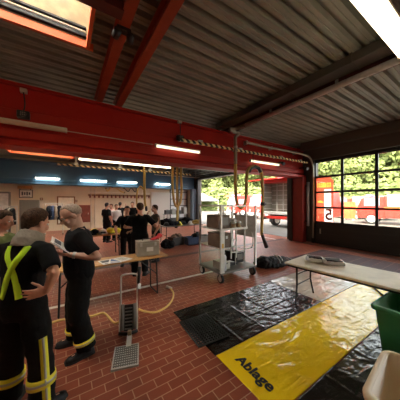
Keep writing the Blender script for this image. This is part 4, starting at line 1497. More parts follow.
# ================================================================== mats on the floor
def wrinkle(seed, amp, folds_x=(), folds_y=(), fw=0.014, fa=0.010, flat=None):
    o = Vector((seed * 3.1, seed * 1.7, 0))
    def f(x, y):
        p = Vector((x, y, 0))
        calm = 1.0
        if flat:
            calm = 1 - 0.85 * math.exp(-((x - flat[0]) / 0.16) ** 4 - ((y - flat[1]) / 0.34) ** 4)
        z = 0.006 + calm * amp * (noise.noise(p * 2.2 + o) + 0.7 * abs(noise.noise(Vector((x * 1.5 + y * 2.5, y * 5 - x, 2)) * 1.3 + o)) + 0.35 * noise.noise(p * 9 + o))
        for a in folds_x:
            z += calm * fa * (0.6 + 0.8 * noise.noise(p * 2 + o)) * math.exp(-((x - a - 0.03 * noise.noise(p * 1.5)) / fw) ** 2)
        for a in folds_y:
            z += calm * fa * (0.6 + 0.8 * noise.noise(p * 2 - o)) * math.exp(-((y - a - 0.02 * noise.noise(p * 1.5)) / fw) ** 2)
        z += calm * amp * 0.5 * max(0.0, 1 - abs(noise.noise(Vector((x * 1.1 + y * 1.3, y * 1.6 - x * 0.6, seed))) ) * 9) 
        w = noise.noise(Vector(((x * 0.8 + y) * 2.0, (y * 0.8 - x) * 7.0, seed * 2)))
        z += calm * amp * 0.55 * max(0.0, 0.35 - abs(w)) * 2.5 * max(0.0, noise.noise(p * 1.7 + o) + 0.35)
        return max(z, 0.003)
    return f
mg = 'plastic ground sheets'
mb = MB().grid(1.50, 3.93, 1.985, 3.14, 140, 80, wrinkle(1, 0.006, (1.95, 2.42, 2.9, 3.4), (2.38, 2.80)), thick=0.004)
bs = thing('ground_sheet', 'creased black plastic sheet between the yellow sheet and the trolley', 'ground sheet', (0, 0, 0), 0, mg)
mb.build('sheet', 'mat_black', bs, True)
mb = MB().grid(1.51, 5.80, 1.14, 1.975, 220, 70, wrinkle(2, 0.005, (2.9, 3.9, 4.7), (), 0.02, 0.005, (1.70, 1.55)), thick=0.004)
ys = thing('ground_sheet', 'yellow plastic sheet lettered Ablage', 'ground sheet', (0, 0, 0), 0, mg)
mb.build('sheet', 'mat_yellow', ys, True)
tm = text_mesh('Ablage', 0.170, 0.0008, 0.0034)
for v in tm.vertices:                       # reads towards -y, tops towards +x
    x, y, z = v.co
    v.co = Vector((y, -x, z))
wy = wrinkle(2, 0.005, (2.9, 3.9, 4.7), (), 0.02, 0.005, (1.70, 1.55))
bm_ = bmesh.new()
bm_.from_mesh(tm)
for dy in (-0.0032, 0.0032):                 # heavier strokes
    n0 = len(bm_.verts)
    bm_.from_mesh(tm)
    bm_.verts.ensure_lookup_table()
    for v in bm_.verts[n0:]:
        v.co.y += dy
        v.co.z += dy * 0.05
for v in bm_.verts:
    v.co.z += wy(v.co.x + 1.70, v.co.y + 1.555) + 0.007
bm_.to_mesh(tm)
bm_.free()
link_mesh('lettering', tm, 'mat_letters', ys, loc=(1.70, 1.555, 0))
mb = MB().grid(1.62, 4.6, 0.16, 1.13, 150, 70, wrinkle(3, 0.008, (2.3, 3.0, 3.7), (0.62,)), thick=0.004)
bs2 = thing('ground_sheet', 'creased black plastic sheet below the beige tub', 'ground sheet', (0, 0, 0), 0, mg)
mb.build('sheet', 'mat_black', bs2, True)
mb = MB().grid(3.94, 6.25, 1.985, 3.16, 130, 70, wrinkle(4, 0.007, (4.5, 5.1, 5.7), (2.4, 2.8)), thick=0.004)
bs3 = thing('ground_sheet', 'pale shiny plastic sheet under the far side of the folding table', 'ground sheet', (0, 0, 0), 0, mg)
mb.build('sheet', 'mat_pale', bs3, True)
# perforated rubber mat lying on the corner of the black sheet
rm = thing('rubber_mat', 'perforated black rubber ring mat on the corner of the black sheet', 'mat', (1.655, 2.475, 0.018), R(-4))
mb = MB()
W_, H_, nx, ny = 0.46, 0.60, 11, 14
for i in range(nx + 1):
    mb.box((-W_ / 2 + W_ * i / nx, 0, 0.007), (0.012, H_, 0.014))
for j in range(ny + 1):
    mb.box((0, -H_ / 2 + H_ * j / ny, 0.007), (W_, 0.012, 0.014))
mb.build('mesh', 'rubber', rm)
MB().box((0, H_ / 2, 0.007), (W_ + 0.02, 0.02, 0.016)).box((0, -H_ / 2, 0.007), (W_ + 0.02, 0.02, 0.016)).box((W_ / 2, 0, 0.007), (0.02, H_, 0.016)).box((-W_ / 2, 0, 0.007), (0.02, H_, 0.016)).build('border', 'rubber', rm)

# ================================================================== folding table on the right with two bagged packs
ft = thing('folding_table', 'long pale folding table on black folding legs at the right', 'table', (3.88, 1.47, 0), R(5.5))
LT, WT, HT = 1.86, 0.84, 0.74
MB().box((0, 0, HT - 0.019), (WT, LT, 0.038), bevel=0.012).build('table_top', 'ply', ft)
ed = MB()
for s in (-1, 1):
    ed.box((s * (WT / 2 - 0.03), 0, HT - 0.05), (0.025, LT - 0.1, 0.03))
ed.build('apron', 'black_metal', ft)
for s in (-1, 1):
    yb = s * (LT / 2 - 0.16)
    for t in (-1, 1):
        MB().tube([(t * 0.28, yb, HT - 0.045), (t * 0.27, yb, 0.32), (t * 0.36, yb - s * 0.02, 0.016)], 0.016, 8).build('leg', 'black_metal', ft)
    cbm = MB()
    cbm.tube([(-0.275, yb, 0.33), (0.275, yb, 0.33)], 0.010, 8)
    cbm.tube([(-0.29, yb, 0.52), (0.29, yb, 0.52)], 0.010, 8)
    cbm.build('crossbar', 'black_metal', ft)
    MB().tube([(0, yb, 0.52), (0, yb - s * 0.38, HT - 0.045)], 0.009, 8).build('brace', 'black_metal', ft)
def bagged_pack(px, py, sx, sy, rz, label, seed):
    p = floor_pt(px, py, HT)
    root = thing('bagged_pack', label, 'packet', (p.x, p.y, HT), rz, 'bagged packs on the folding table')
    mb = MB()
    mb.box((0, 0, 0.045), (sx, sy, 0.085), bevel=0.03)
    t = bmesh.new()
    bmesh.ops.create_icosphere(t, subdivisions=4, radius=1)
    for v in t.verts:
        c = v.co
        e = 0.5
        q = Vector((math.copysign(abs(c.x) ** e, c.x) * sx / 2, math.copysign(abs(c.y) ** e, c.y) * sy / 2, math.copysign(abs(c.z) ** e, c.z) * 0.042 + 0.045))
        q += c * 0.016 * noise.noise(q * 22 + Vector((seed, 0, 0)))
        q.z = max(0.001, q.z)
        v.co = q
    mb = MB()
    mb.merge(t)
    mb.build('bag', 'plastic_bag', root, True)
    MB().box((-0.02, 0, 0.055), (sx * 0.66, sy * 0.7, 0.085), bevel=0.012).build('content', 'dark_bag', root)
    fl = MB()
    fl.grid(-0.07, 0.07, -sy * 0.4, sy * 0.4, 8, 10, lambda x, y: 0.0)
    f = fl.build('flap', 'plastic_bag', root, True, loc=(sx / 2 + 0.03, 0, 0.07), rot=(0, R(20), 0))
    return root
bagged_pack(315, 261.5, 0.22, 0.30, R(35), 'grey bagged pack on the folding table, the one nearer its left end', 1)
bagged_pack(333, 264.5, 0.26, 0.34, R(40), 'shinier bagged pack on the folding table with a loose clear flap', 5)

# black gear bag heap behind the table end
gb = thing('gear_bag', 'slumped black gear bag with pale straps on the tiles behind the folding table', 'bag', (5.0, 3.86, 0), R(-10))
mb = MB()
for c_, r_ in (((-0.34, -0.02, 0.15), (0.24, 0.2, 0.17)), ((-0.05, 0.0, 0.12), (0.34, 0.22, 0.15)), ((0.30, 0.05, 0.11), (0.26, 0.2, 0.12)), ((0.02, -0.12, 0.07), (0.38, 0.16, 0.08)), ((-0.42, 0.05, 0.09), (0.16, 0.2, 0.1))):
    mb.ell(c_, r_)
mb.box((0, 0, 0.02), (0.8, 0.3, 0.04))
remeshed(mb, 'body', 'dark_bag', gb, 0.014, 2, 0.03, 0.10)
for pts in ([(0.10, -0.21, 0.05), (0.08, -0.16, 0.19), (0.12, 0.02, 0.29), (0.16, 0.18, 0.18)], [(0.26, -0.18, 0.06), (0.24, -0.10, 0.19), (0.27, 0.06, 0.25), (0.30, 0.2, 0.14)]):
    MB().tube(smooth_path(pts, 5), 0.022, 8, squash=(1, 0.5)).build('strap', 'cloth_white', gb, True)
for pts in ([(0.5, 0.05, 0.05), (0.62, 0.12, 0.15), (0.85, 0.10, 0.03), (1.0, 0.3, 0.02)], [(0.45, -0.05, 0.1), (0.7, -0.1, 0.06), (0.8, 0.1, 0.02)]):
    MB().tube(smooth_path(pts, 6), 0.02, 8).build('loose_strap', 'black_plastic', gb, True)
# black cable lying across the far end of the yellow sheet
c1, c2 = floor_pt(367, 283), floor_pt(384, 297)
single('cable', MB().tube([c1 + V(0, 0, .025), c1.lerp(c2, .5) + V(0, 0, .022), c2 + V(0, 0, .02)], 0.014, 8), 'black_plastic', 'short straight black cable on the far end of the yellow sheet', 'cable', smooth=True)

# ================================================================== tubs in the right corner
def tub(name, label, corner, sx, sy, h, rz, m, lip=0.035, taper=0.06, r=0.05):
    """open rectangular tub; corner = the rim's left far corner; extends along +x and -y"""
    root = thing(name, label, 'tub', (corner[0], corner[1], 0), rz)
    def rr(x0, x1, y0, y1, z, q, n=5):
        out = []
        for cx, cy, a0 in ((x1 - q, y1 - q, 0), (x0 + q, y1 - q, 90), (x0 + q, y0 + q, 180), (x1 - q, y0 + q, 270)):
            for i in range(n + 1):
                a = R(a0 + 90 * i / n)
                out.append(Vector((cx + q * math.cos(a), cy + q * math.sin(a), z)))
        return out
    t, w = taper, 0.012
    b = MB()
    b.rings([rr(lip + t, sx - lip - t, -sy + lip + t, -lip - t, 0.012, r), rr(lip, sx - lip, -sy + lip, -lip, h - 0.03, r), rr(lip, sx - lip, -sy + lip, -lip, h - 0.002, r),
             rr(lip + w, sx - lip - w, -sy + lip + w, -lip - w, h - 0.002, r), rr(lip + t + w, sx - lip - t - w, -sy + lip + t + w, -lip - t - w, 0.03, r)])
    b.build('body', m, root, True)
    l = MB()
    l.rings([rr(lip - 0.004, sx - lip + 0.004, -sy + lip - 0.004, -lip + 0.004, h - 0.055, r), rr(0.004, sx - 0.004, -sy + 0.004, -0.004, h - 0.05, r + 0.02), rr(0, sx, -sy, 0, h - 0.012, r + 0.02), rr(0.008, sx - 0.008, -sy + 0.008, -0.008, h, r + 0.02), rr(lip + w - 0.006, sx - lip - w + 0.006, -sy + lip + w - 0.006, -lip - w + 0.006, h + 0.002, r), rr(lip + w - 0.004, sx - lip - w + 0.004, -sy + lip + w - 0.004, -lip - w + 0.004, h - 0.055, r)], closed=True)
    l.build('rim', m, root, True)
    for sx_ in (0.2, 0.8):
        for sy_ in (0.2, 0.8):
            MB().box((sx * sx_, -sy * sy_, 0.008), (0.07, 0.07, 0.016), bevel=0.004).build('foot', m, root)
    return root
tub('plastic_tub', 'large green plastic tub at the right picture edge', (3.06, 0.985), 0.82, 0.62, 0.62, 0, 'tub_green', r=0.03)
tub('plastic_tub', 'beige plastic tub in the lower right corner before the green tub', (1.60, 0.57), 0.70, 0.46, 0.60, R(6), 'tub_beige', r=0.07)

# ================================================================== steel equipment trolley
tx0, tx1, ty0, ty1 = 2.88, 4.02, 3.60, 4.50
tw = thing('equipment_trolley', 'tall steel equipment trolley on four castors in the middle of the hall', 'trolley', (tx0, ty0, 0))
LX, LY, HH = tx1 - tx0, ty1 - ty0, 1.76
MB().box((LX / 2, LY / 2, 0.235), (LX, LY, 0.05), bevel=0.006).build('platform', 'grate', tw)
for x, y in ((0.02, 0.02), (LX - 0.02, 0.02), (0.02, LY - 0.02), (LX - 0.02, LY - 0.02)):
    MB().box((x, y, (0.25 + HH) / 2), (0.045, 0.045, HH - 0.25), bevel=0.004).build('post', 'steel', tw)
tr_ = MB()
for z in (HH - 0.015,):
    for y in (0.02, LY - 0.02):
        tr_.box((LX * 0.36, y, z), (LX * 0.72, 0.03, 0.03))
    tr_.box((0.02, LY / 2, z), (0.03, LY, 0.03))
    tr_.box((LX * 0.72, LY / 2, z), (0.03, LY, 0.03))
tr_.build('top_rail', 'steel', tw)
for y in (0.02, LY - 0.02):
    MB().box((LX * 0.70, y, (1.2 + HH) / 2), (0.03, 0.03, HH - 1.2)).build('upright', 'steel', tw)
us = MB().box((LX * 0.36, LY / 2, 1.205), (LX * 0.72, LY, 0.022)).box((LX * 0.36, 0.0, 1.215), (LX * 0.72, 0.025, 0.045)).build('upper_shelf', 'zinc', tw)
MB().box((LX * 0.22, LY / 2, 0.78), (LX * 0.42, LY - 0.06, 0.018)).build('middle_shelf', 'zinc', tw)
MB().box((LX * 0.035, -0.006, 0.72), (0.115, 0.02, 0.94), bevel=0.004).build('front_plate', 'steel', tw)
MB().box((LX * 0.035, -0.019, 0.86), (0.05, 0.006, 0.10)).build('warning_label', 'yellow_paint', tw)
fr = MB()
for x in (LX * 0.30, LX * 0.44, LX * 0.68):
    fr.box((x, 0.05, 0.86), (0.028, 0.028, 0.68))
fr.box((LX * 0.49, 0.05, 0.66), (LX * 0.40, 0.028, 0.028))
fr.box((LX * 0.37, 0.05, 0.95), (LX * 0.16, 0.028, 0.028))
for y in (LY - 0.03, 0.03):
    MB().box((LX * 0.84, y, 0.70), (LX * 0.30, 0.026, 0.026)).build('side_bar', 'zinc', tw)
fr.build('inner_frame', 'zinc', tw)
sbm = MB().box((LX + 0.03, LY / 2, 1.20), (0.02, LY * 0.8, 0.55)).build('side_panel', 'zinc', tw)
hd = MB().tube([(LX * 0.84, 0.0, 1.1), (LX * 0.84, -0.05, 1.0), (LX * 0.84, -0.05, 0.8), (LX * 0.84, 0.0, 0.7)], 0.012, 8).build('handle', 'steel', tw)
for x, y in ((0.06, 0.07), (LX - 0.06, 0.07), (0.06, LY - 0.07), (LX - 0.06, LY - 0.07)):
    fk = MB().box((x - 0.036, y, 0.155), (0.006, 0.06, 0.13)).box((x + 0.036, y, 0.155), (0.006, 0.06, 0.13)).box((x, y, 0.207), (0.08, 0.08, 0.010)).build('castor', 'steel', tw)
    wheel_mb((x, y + 0.01, 0.10), 0.10, 0.05, 'x').build('wheel', ['rubber', 'zinc'], fk)
# load of the trolley
def on_trolley(x, y, z):
    return (tx0 + x, ty0 + y, z)
root = thing('pump_unit', 'brown boxed pump unit on the upper shelf of the trolley', 'pump', on_trolley(0.20, 0.36, 1.216))
MB().box((0, 0, 0.16), (0.36, 0.46, 0.31), bevel=0.015).build('housing', 'brown_box', root)
MB().box((0, -0.235, 0.17), (0.24, 0.012, 0.18)).build('grille', 'grate', root)
MB().tube([(-0.1, -0.15, 0.31), (-0.1, -0.15, 0.36), (0.1, -0.15, 0.36), (0.1, -0.15, 0.31)], 0.010, 8).build('handle', 'black_metal', root)
def coupling(x, y, label, s=1.0):
    root = thing('hose_coupling', label, 'coupling', on_trolley(x, y, 1.216), 0, 'hose couplings on the upper shelf')
    MB().tube([(0, 0, 0), (0, 0, 0.03), (0, 0, 0.05), (0, 0, 0.11)], [0.062 * s, 0.062 * s, 0.05 * s, 0.045 * s], 18).build('body', 'brass', root, True)
    MB().tube([(0, 0, 0.11), (0, 0, 0.13), (0, 0, 0.16)], [0.06 * s, 0.06 * s, 0.035 * s], 18).build('cap', 'steel', root, True)
    for k_ in range(3):
        a = 2 * PI * k_ / 3
        MB().box((0.06 * s * math.cos(a), 0.06 * s * math.sin(a), 0.12), (0.035, 0.02, 0.025), rot=(0, 0, a)).build('lug', 'steel', root)
coupling(0.48, 0.14, 'brass hose coupling beside the brown pump unit', 1.35)
coupling(0.66, 0.16, 'steel capped hose coupling at the right end of the upper shelf', 1.4)
root = thing('engine', 'dark engine block behind the couplings on the upper shelf', 'engine', on_trolley(0.56, 0.50, 1.216))
MB().box((0, 0, 0.10), (0.24, 0.26, 0.20), bevel=0.02).build('block', 'black_metal', root)
MB().cyl((0, -0.13, 0.13), (0, -0.17, 0.13), 0.07).build('starter', 'grate', root)
MB().cyl((0.02, 0, 0.20), (0.02, 0, 0.27), 0.05).build('air_filter', 'grate', root)
root = thing('storage_case', 'brown case on the middle shelf of the trolley', 'case', on_trolley(0.20, 0.30, 0.79))
MB().box((0, 0, 0.15), (0.34, 0.50, 0.30), bevel=0.012).build('body', 'brown_box', root)
MB().box((0, 0, 0.31), (0.35, 0.51, 0.03), bevel=0.006).build('lid', 'brown_box', root)
MB().box((0, -0.258, 0.24), (0.05, 0.015, 0.06)).build('latch', 'steel', root)
root = thing('storage_case', 'small grey metal case standing on the platform of the trolley', 'case', on_trolley(0.24, 0.28, 0.261))
MB().box((0, 0, 0.09), (0.26, 0.34, 0.18), bevel=0.010).build('body', 'alu_box', root)
MB().box((0, -0.175, 0.15), (0.08, 0.012, 0.03)).build('handle', 'black_metal', root)
root = thing('jack', 'low black lifting jack lying on the platform of the trolley', 'jack', on_trolley(0.58, 0.32, 0.261))
MB().box((0, 0, 0.035), (0.34, 0.12, 0.07), bevel=0.01).build('body', 'black_metal', root)
MB().tube([(0.1, 0, 0.06), (-0.12, -0.05, 0.14)], 0.016, 8).build('lever', 'steel', root)
root = thing('extinguisher', 'slim pale cylinder standing upright on the platform of the trolley', 'cylinder', on_trolley(0.12, 0.10, 0.261))
MB().tube([(0.06, 0, 0), (0.06, 0, 0.32), (0.06, 0, 0.37)], [0.05, 0.05, 0.022], 16).build('body', 'pipe_white', root, True)
MB().box((0.06, 0, 0.39), (0.03, 0.08, 0.04)).build('valve', 'black_metal', root)

# ================================================================== boot washing station with its hose
bw = thing('boot_washer', 'steel boot washing station with tread grate and upright handle on the tiles', 'boot washer', (0.745, 3.02, 0), R(-17))
# local: -y towards the grate and the camera
MB().box((0.0, -0.50, 0.012), (0.29, 0.37, 0.024)).build('grate_frame', 'zinc', bw)
gt = MB()
for i in range(11):
    gt.box((-0.12 + 0.024 * i, -0.50, 0.028), (0.010, 0.33, 0.010))
for j in range(9):
    gt.box((0, -0.65 + 0.0375 * j, 0.027), (0.26, 0.006, 0.008))
gt.build('tread_grate', 'grate', bw)
MB().box((0.02, -0.26, 0.03), (0.06, 0.24, 0.03)).build('connector', 'steel', bw)
MB().box((0.02, -0.14, 0.06), (0.05, 0.05, 0.08), bevel=0.008).build('valve', 'brass', bw)
MB().box((0, 0.03, 0.19), (0.12, 0.04, 0.34), rot=(R(-18), 0, 0), bevel=0.008).build('back_plate', 'black_metal', bw)
sl = MB()
for k in range(7):
    sl.box((0, 0.03 - 0.028 + 0.012 * (k - 3), 0.19 + 0.042 * (k - 3)), (0.10, 0.02, 0.014), rot=(R(-18), 0, 0))
sl.build('slats', 'grate', bw)
for s in (-1, 1):
    MB().tube([(s * 0.083, -0.05, 0.06), (s * 0.083, 0.02, 0.21), (s * 0.083, 0.08, 0.36)], 0.027, 14).build('brush', 'grate', bw, True)
    MB().cyl((s * 0.118, -0.05, 0.05), (s * 0.118, 0.08, 0.38), 0.009, seg=8).build('guard_rod', 'steel', bw)
MB().tube([(-0.11, -0.09, 0.045), (0, -0.12, 0.04), (0.11, -0.09, 0.045), (0.12, 0.05, 0.04), (-0.12, 0.05, 0.04)], 0.022, 10, closed=True).build('base_ring', 'black_metal', bw, True)
MB().tube(smooth_path([(-0.115, 0.08, 0.05), (-0.115, 0.13, 0.40), (-0.115, 0.16, 0.70), (-0.09, 0.165, 0.755), (0, 0.165, 0.765), (0.09, 0.165, 0.755), (0.115, 0.16, 0.70), (0.115, 0.13, 0.40), (0.115, 0.08, 0.05)], 5), 0.013, 10).build('handle_frame', 'steel', bw, True)
hb = MB().cyl((0.135, 0.14, 0.62), (0.15, 0.17, 0.86), 0.020, 0.026).build('hand_brush', 'black_plastic', bw, True)
MB().cyl((0.13, 0.10, 0.56), (0.155, 0.13, 0.62), 0.03, 0.02).build('bristle_head', 'cloth_white', hb)
MB().tube(smooth_path([(0.136, 0.14, 0.62), (0.14, 0.13, 0.45), (0.12, 0.08, 0.25), (0.05, -0.02, 0.13)], 6), 0.010, 8).build('brush_hose', 'rust_red', bw, True)
hose = [floor_pt(*q) for q in ((170.5, 289), (173.5, 294), (172, 301), (166, 308), (155, 313.0), (144, 312), (135, 309.5))]
hose += [Vector((0.80, 3.22, 0.05)), Vector((0.70, 3.20, 0.09)), Vector((0.60, 3.24, 0.05))]
hose += [floor_pt(*q) for q in ((104, 314), (92, 317), (78, 318.5), (60, 321), (48, 325))]
yh = thing('water_hose', 'yellow water hose running over the tiles to the boot washing station', 'hose', (0, 0, 0))
MB().tube([p + V(0, 0, 0.014) for p in smooth_path(hose, 8)], 0.0165, 8).build('hose', 'hose_yellow', yh, True)
p = hose[0] + V(0, 0, 0.02)
MB().cyl(p + V(0.02, -0.02, 0), p + V(-0.05, 0.09, 0.01), 0.022, 0.03).build('coupling', 'steel', yh, True)

# ================================================================== wooden bench table with toolbox and papers
wt = thing('bench_table', 'orange wooden trestle bench table before the three men', 'table', (0.72, 4.15, 0))
MB().box((0, 0, 0.745), (2.06, 0.50, 0.028), bevel=0.004).build('table_top', 'wood_orange', wt)
for s in (-1, 1):
    for sy in (-1, 1):
        MB().tube([(s * 0.80, sy * 0.19, 0.725), (s * 0.82, sy * 0.20, 0.02), (s * 0.82, sy * 0.10, 0.012)], 0.014, 8).build('leg', 'black_metal', wt)
    MB().tube([(s * 0.81, -0.19, 0.40), (s * 0.81, 0.19, 0.40)], 0.010, 8).tube([(s * 0.82, -0.20, 0.014), (s * 0.82, 0.20, 0.014)], 0.012, 8).build('crossbar', 'black_metal', wt)
    MB().tube([(s * 0.81, 0, 0.40), (s * 0.45, 0, 0.73)], 0.009, 8).build('brace', 'black_metal', wt)
TZ = 0.760
p = floor_pt(148.5, 256.5, TZ)
tb = thing('toolbox', 'grey metal toolbox on the wooden bench table', 'toolbox', (p.x + 0.02, p.y + 0.13, TZ), R(-8))
MB().box((0, 0, 0.14), (0.44, 0.24, 0.26), bevel=0.012).build('body', 'alu_box', tb)
MB().box((0, 0, 0.285), (0.45, 0.25, 0.03), bevel=0.01).build('lid', 'alu_box', tb)
MB().tube([(-0.1, 0, 0.30), (-0.09, 0, 0.335), (0.09, 0, 0.335), (0.1, 0, 0.30)], 0.010, 8).build('handle', 'black_metal', tb)
for s in (-1, 1):
    MB().box((s * 0.14, -0.128, 0.24), (0.04, 0.014, 0.07)).build('latch', 'steel', tb)
MB().box((0.03, -0.1225, 0.14), (0.13, 0.006, 0.08)).build('label_plate', 'paper', tb)
mb = MB()
mb.ell((0, 0, 0.035), (0.10, 0.06, 0.03))
mb.tube([(0.05, 0, 0.04), (0.14, 0.02, 0.06), (0.20, 0.03, 0.05)], [0.04, 0.05, 0.045], 10, round_ends=True)
for k_ in range(4):
    mb.tube([(-0.08, -0.035 + 0.023 * k_, 0.03), (-0.15, -0.04 + 0.027 * k_, 0.02)], [0.014, 0.011], 8, round_ends=True)
rg = remeshed(mb, 'work_glove', 'cloth_red', None, 0.007, 2)
rg.location = (p.x + 0.20, p.y + 0.10, TZ + 0.302)
rg.rotation_euler = (0, 0, R(35))
tag(rg, 'red work glove lying on the grey toolbox', 'glove')
for i, (px, py, rz, what, m2) in enumerate(((107, 262, R(12), 'printed dark picture sheet at the left on the wooden bench table', 'print_dark'), (115.5, 261, R(-14), 'blue printed sheet in the middle on the wooden bench table', 'print_blue'), (122.5, 259.5, R(25), 'white note sheet nearest the toolbox on the wooden bench table', 'print_dark'))):
    p = floor_pt(px, py, TZ)
    r_ = thing('paper_sheet', what, 'paper', (p.x, p.y, TZ + 0.0015 + 0.004 * i), rz, 'papers on the wooden bench table')
    MB().box((0, 0, 0.001), (0.22, 0.30, 0.003)).build('sheet', 'paper', r_)
    pm = MB()
    if i < 2:
        pm.box((0, 0.04, 0.003), (0.17, 0.14, 0.002)).box((0, -0.10, 0.003), (0.15, 0.03, 0.002))
    else:
        for k_ in range(5):
            pm.box((-0.01, 0.09 - 0.04 * k_, 0.003), (0.15, 0.008, 0.002))
    pm.build('print', m2, r_)

# ================================================================== back wall and far bay furnishings
YW = YB - 0.02
def wall_box(px0, px1, py0, py1, y=YW):
    """x range and z range on the back wall for a picture rectangle"""
    xa, xb = x_at(px0, y), x_at(px1, y)
    pm = (px0 + px1) / 2
    return xa, xb, z_at(pm, py1, y), z_at(pm, py0, y)
xa, xb, za, zb = wall_box(21, 40, 200, 229)
root = thing('metal_cabinet', 'dark grey metal cabinet against the back wall, behind the man with neon braces', 'cabinet', ((xa + xb) / 2, YW - 0.26, 0))
MB().box((0, 0, zb / 2), (xb - xa, 0.5, zb), bevel=0.01).build('body', 'grate', root)
for s in (-1, 1):
    dr = MB().box((s * (xb - xa) / 4, -0.262, zb / 2), ((xb - xa) / 2 - 0.02, 0.02, zb - 0.1)).build('door', 'grate', root)
    MB().box((s * 0.05, -0.28, zb * 0.5), (0.02, 0.03, 0.12)).build('handle', 'black_metal', dr)
xa, xb, za, zb = wall_box(19, 33, 189.5, 198)
root = thing('framed_plan', 'framed white plan hanging on the back wall above the metal cabinet', 'picture', ((xa + xb) / 2, YW, (za + zb) / 2))
w_, h_ = xb - xa, zb - za
MB().box((0, -0.02, 0), (w_, 0.03, h_), bevel=0.005).build('frame', 'grate', root)
MB().box((0, -0.037, 0), (w_ - 0.10, 0.006, h_ - 0.10)).build('sheet', 'paper', root)
pm = MB()
for k in range(4):
    pm.box((-w_ * 0.26 + w_ * 0.17 * k, -0.042, 0.01), (w_ * 0.11, 0.004, h_ * (0.3 if k % 2 else 0.42)))
pm.box((0, -0.042, -h_ * 0.33), (w_ * 0.6, 0.004, 0.02))
pm.build('drawing', 'print_dark', root)
xa, xb, za, zb = wall_box(18, 33, 186, 189)
root = thing('wall_shelf', 'orange board on the back wall above the framed plan', 'shelf', ((xa + xb) / 2, YW, (za + zb) / 2))
MB().box((0, -0.10, 0), (xb - xa, 0.20, zb - za), bevel=0.01).build('board', 'wood_orange', root)
for s in (-1, 1):
    MB().box((s * (xb - xa) * 0.35, -0.05, -0.10), (0.03, 0.08, 0.08)).build('bracket', 'black_metal', root)
xa, xb, za, zb = wall_box(57, 75, 196.5, 224)
root = thing('pin_board', 'wood framed pin board on the back wall behind the older man', 'board', ((xa + xb) / 2, YW, (za + zb) / 2))
w_, h_ = xb - xa, zb - za
fr = MB()
for s in (-1, 1):
    fr.box((s * (w_ / 2 - 0.03), -0.03, 0), (0.07, 0.05, h_)).box((0, -0.03, s * (h_ / 2 - 0.03)), (w_, 0.05, 0.07))
fr.build('frame', 'wood_brown', root)
MB().box((0, -0.015, 0), (w_ - 0.08, 0.02, h_ - 0.08)).build('panel', 'ply', root)
for k in range(3):
    MB().box((-0.25 + 0.25 * k, -0.028, 0.25 - 0.1 * k), (0.18, 0.004, 0.25)).build('note', 'paper', root)
xa, xb, za, zb = wall_box(79, 90, 205, 222)
root = thing('hose_cabinet', 'rust red wall cabinet on the back wall right of the pin board', 'cabinet', ((xa + xb) / 2, YW - 0.12, (za + zb) / 2))
MB().box((0, 0, 0), (xb - xa, 0.22, zb - za), bevel=0.012).build('body', 'rust_red', root)
MB().box((0, -0.116, 0), (xb - xa - 0.08, 0.015, zb - za - 0.08)).build('door', 'rust_red', root)
MB().box((0.2, -0.13, 0), (0.03, 0.02, 0.12)).build('handle', 'steel', root)
for px, what in ((91, 'left one of two thin conduits down the back wall'), (95, 'right one of two thin conduits down the back wall')):
    x = x_at(px, YW)
    root = thing('wall_conduit', what, 'conduit', (x, YW - 0.02, 0))
    MB().cyl((0, 0, 0.0), (0, 0, 2.85), 0.022, seg=8).build('pipe', 'lamp_body', root)
    for z in (0.5, 1.6, 2.5):
        MB().box((0, 0.005, z), (0.08, 0.03, 0.03)).build('clip', 'zinc', root)
for px, py, what in ((41.5, 199, 'small brown switch box on the back wall right of the metal cabinet'), (76, 201, 'small brown switch box on the back wall beside the pin board')):
    root = thing('switch_box', what, 'switch', (x_at(px, YW), YW, z_at(px, py, YW)))
    MB().box((0, -0.04, 0), (0.16, 0.08, 0.16), bevel=0.01).build('housing', 'wood_brown', root)
    MB().box((0, -0.085, 0), (0.06, 0.015, 0.08)).build('rocker', 'lamp_body', root)
# hook rail with small gear
xa, xb, za, zb = wall_box(88, 150, 194, 197)
root = thing('hook_rail', 'long wooden coat hook rail on the cream back wall', 'rail', ((xa + xb) / 2, YW, (za + zb) / 2))
L = xb - xa
MB().box((0, -0.015, 0), (L, 0.03, 0.12)).build('board', 'wood_brown', root)
MB().box((0, -0.02, 0.20), (L, 0.05, 0.04)).build('ledge', 'ply', root)
for k in range(16):
    x = -L / 2 + 0.12 + (L - 0.24) * k / 15
    MB().tube([(x, -0.03, 0.02), (x, -0.10, -0.02), (x, -0.11, 0.03)], 0.016, 6).box((x, -0.05, -0.01), (0.05, 0.05, 0.10)).build('hook', 'black_metal', root)
r4 = random.Random(11)
for k in range(16):
    x = xa + 0.12 + (L - 0.24) * k / 15
    pz = (za + zb) / 2
    m2 = 'rust_red'
    root = thing('name_tag', 'small dark red tag hanging in the row on the coat hook rail', 'tag', (x, YW - 0.095, pz - 0.115), 0, 'tags on the coat hook rail')
    MB().box((0, 0, 0), (0.11, 0.03, 0.15), bevel=0.008).build('plate', m2, root)
    MB().tube([(-0.02, 0, 0.07), (0, 0, 0.12), (0.02, 0, 0.07)], 0.006, 6).build('loop', 'black_metal', root)
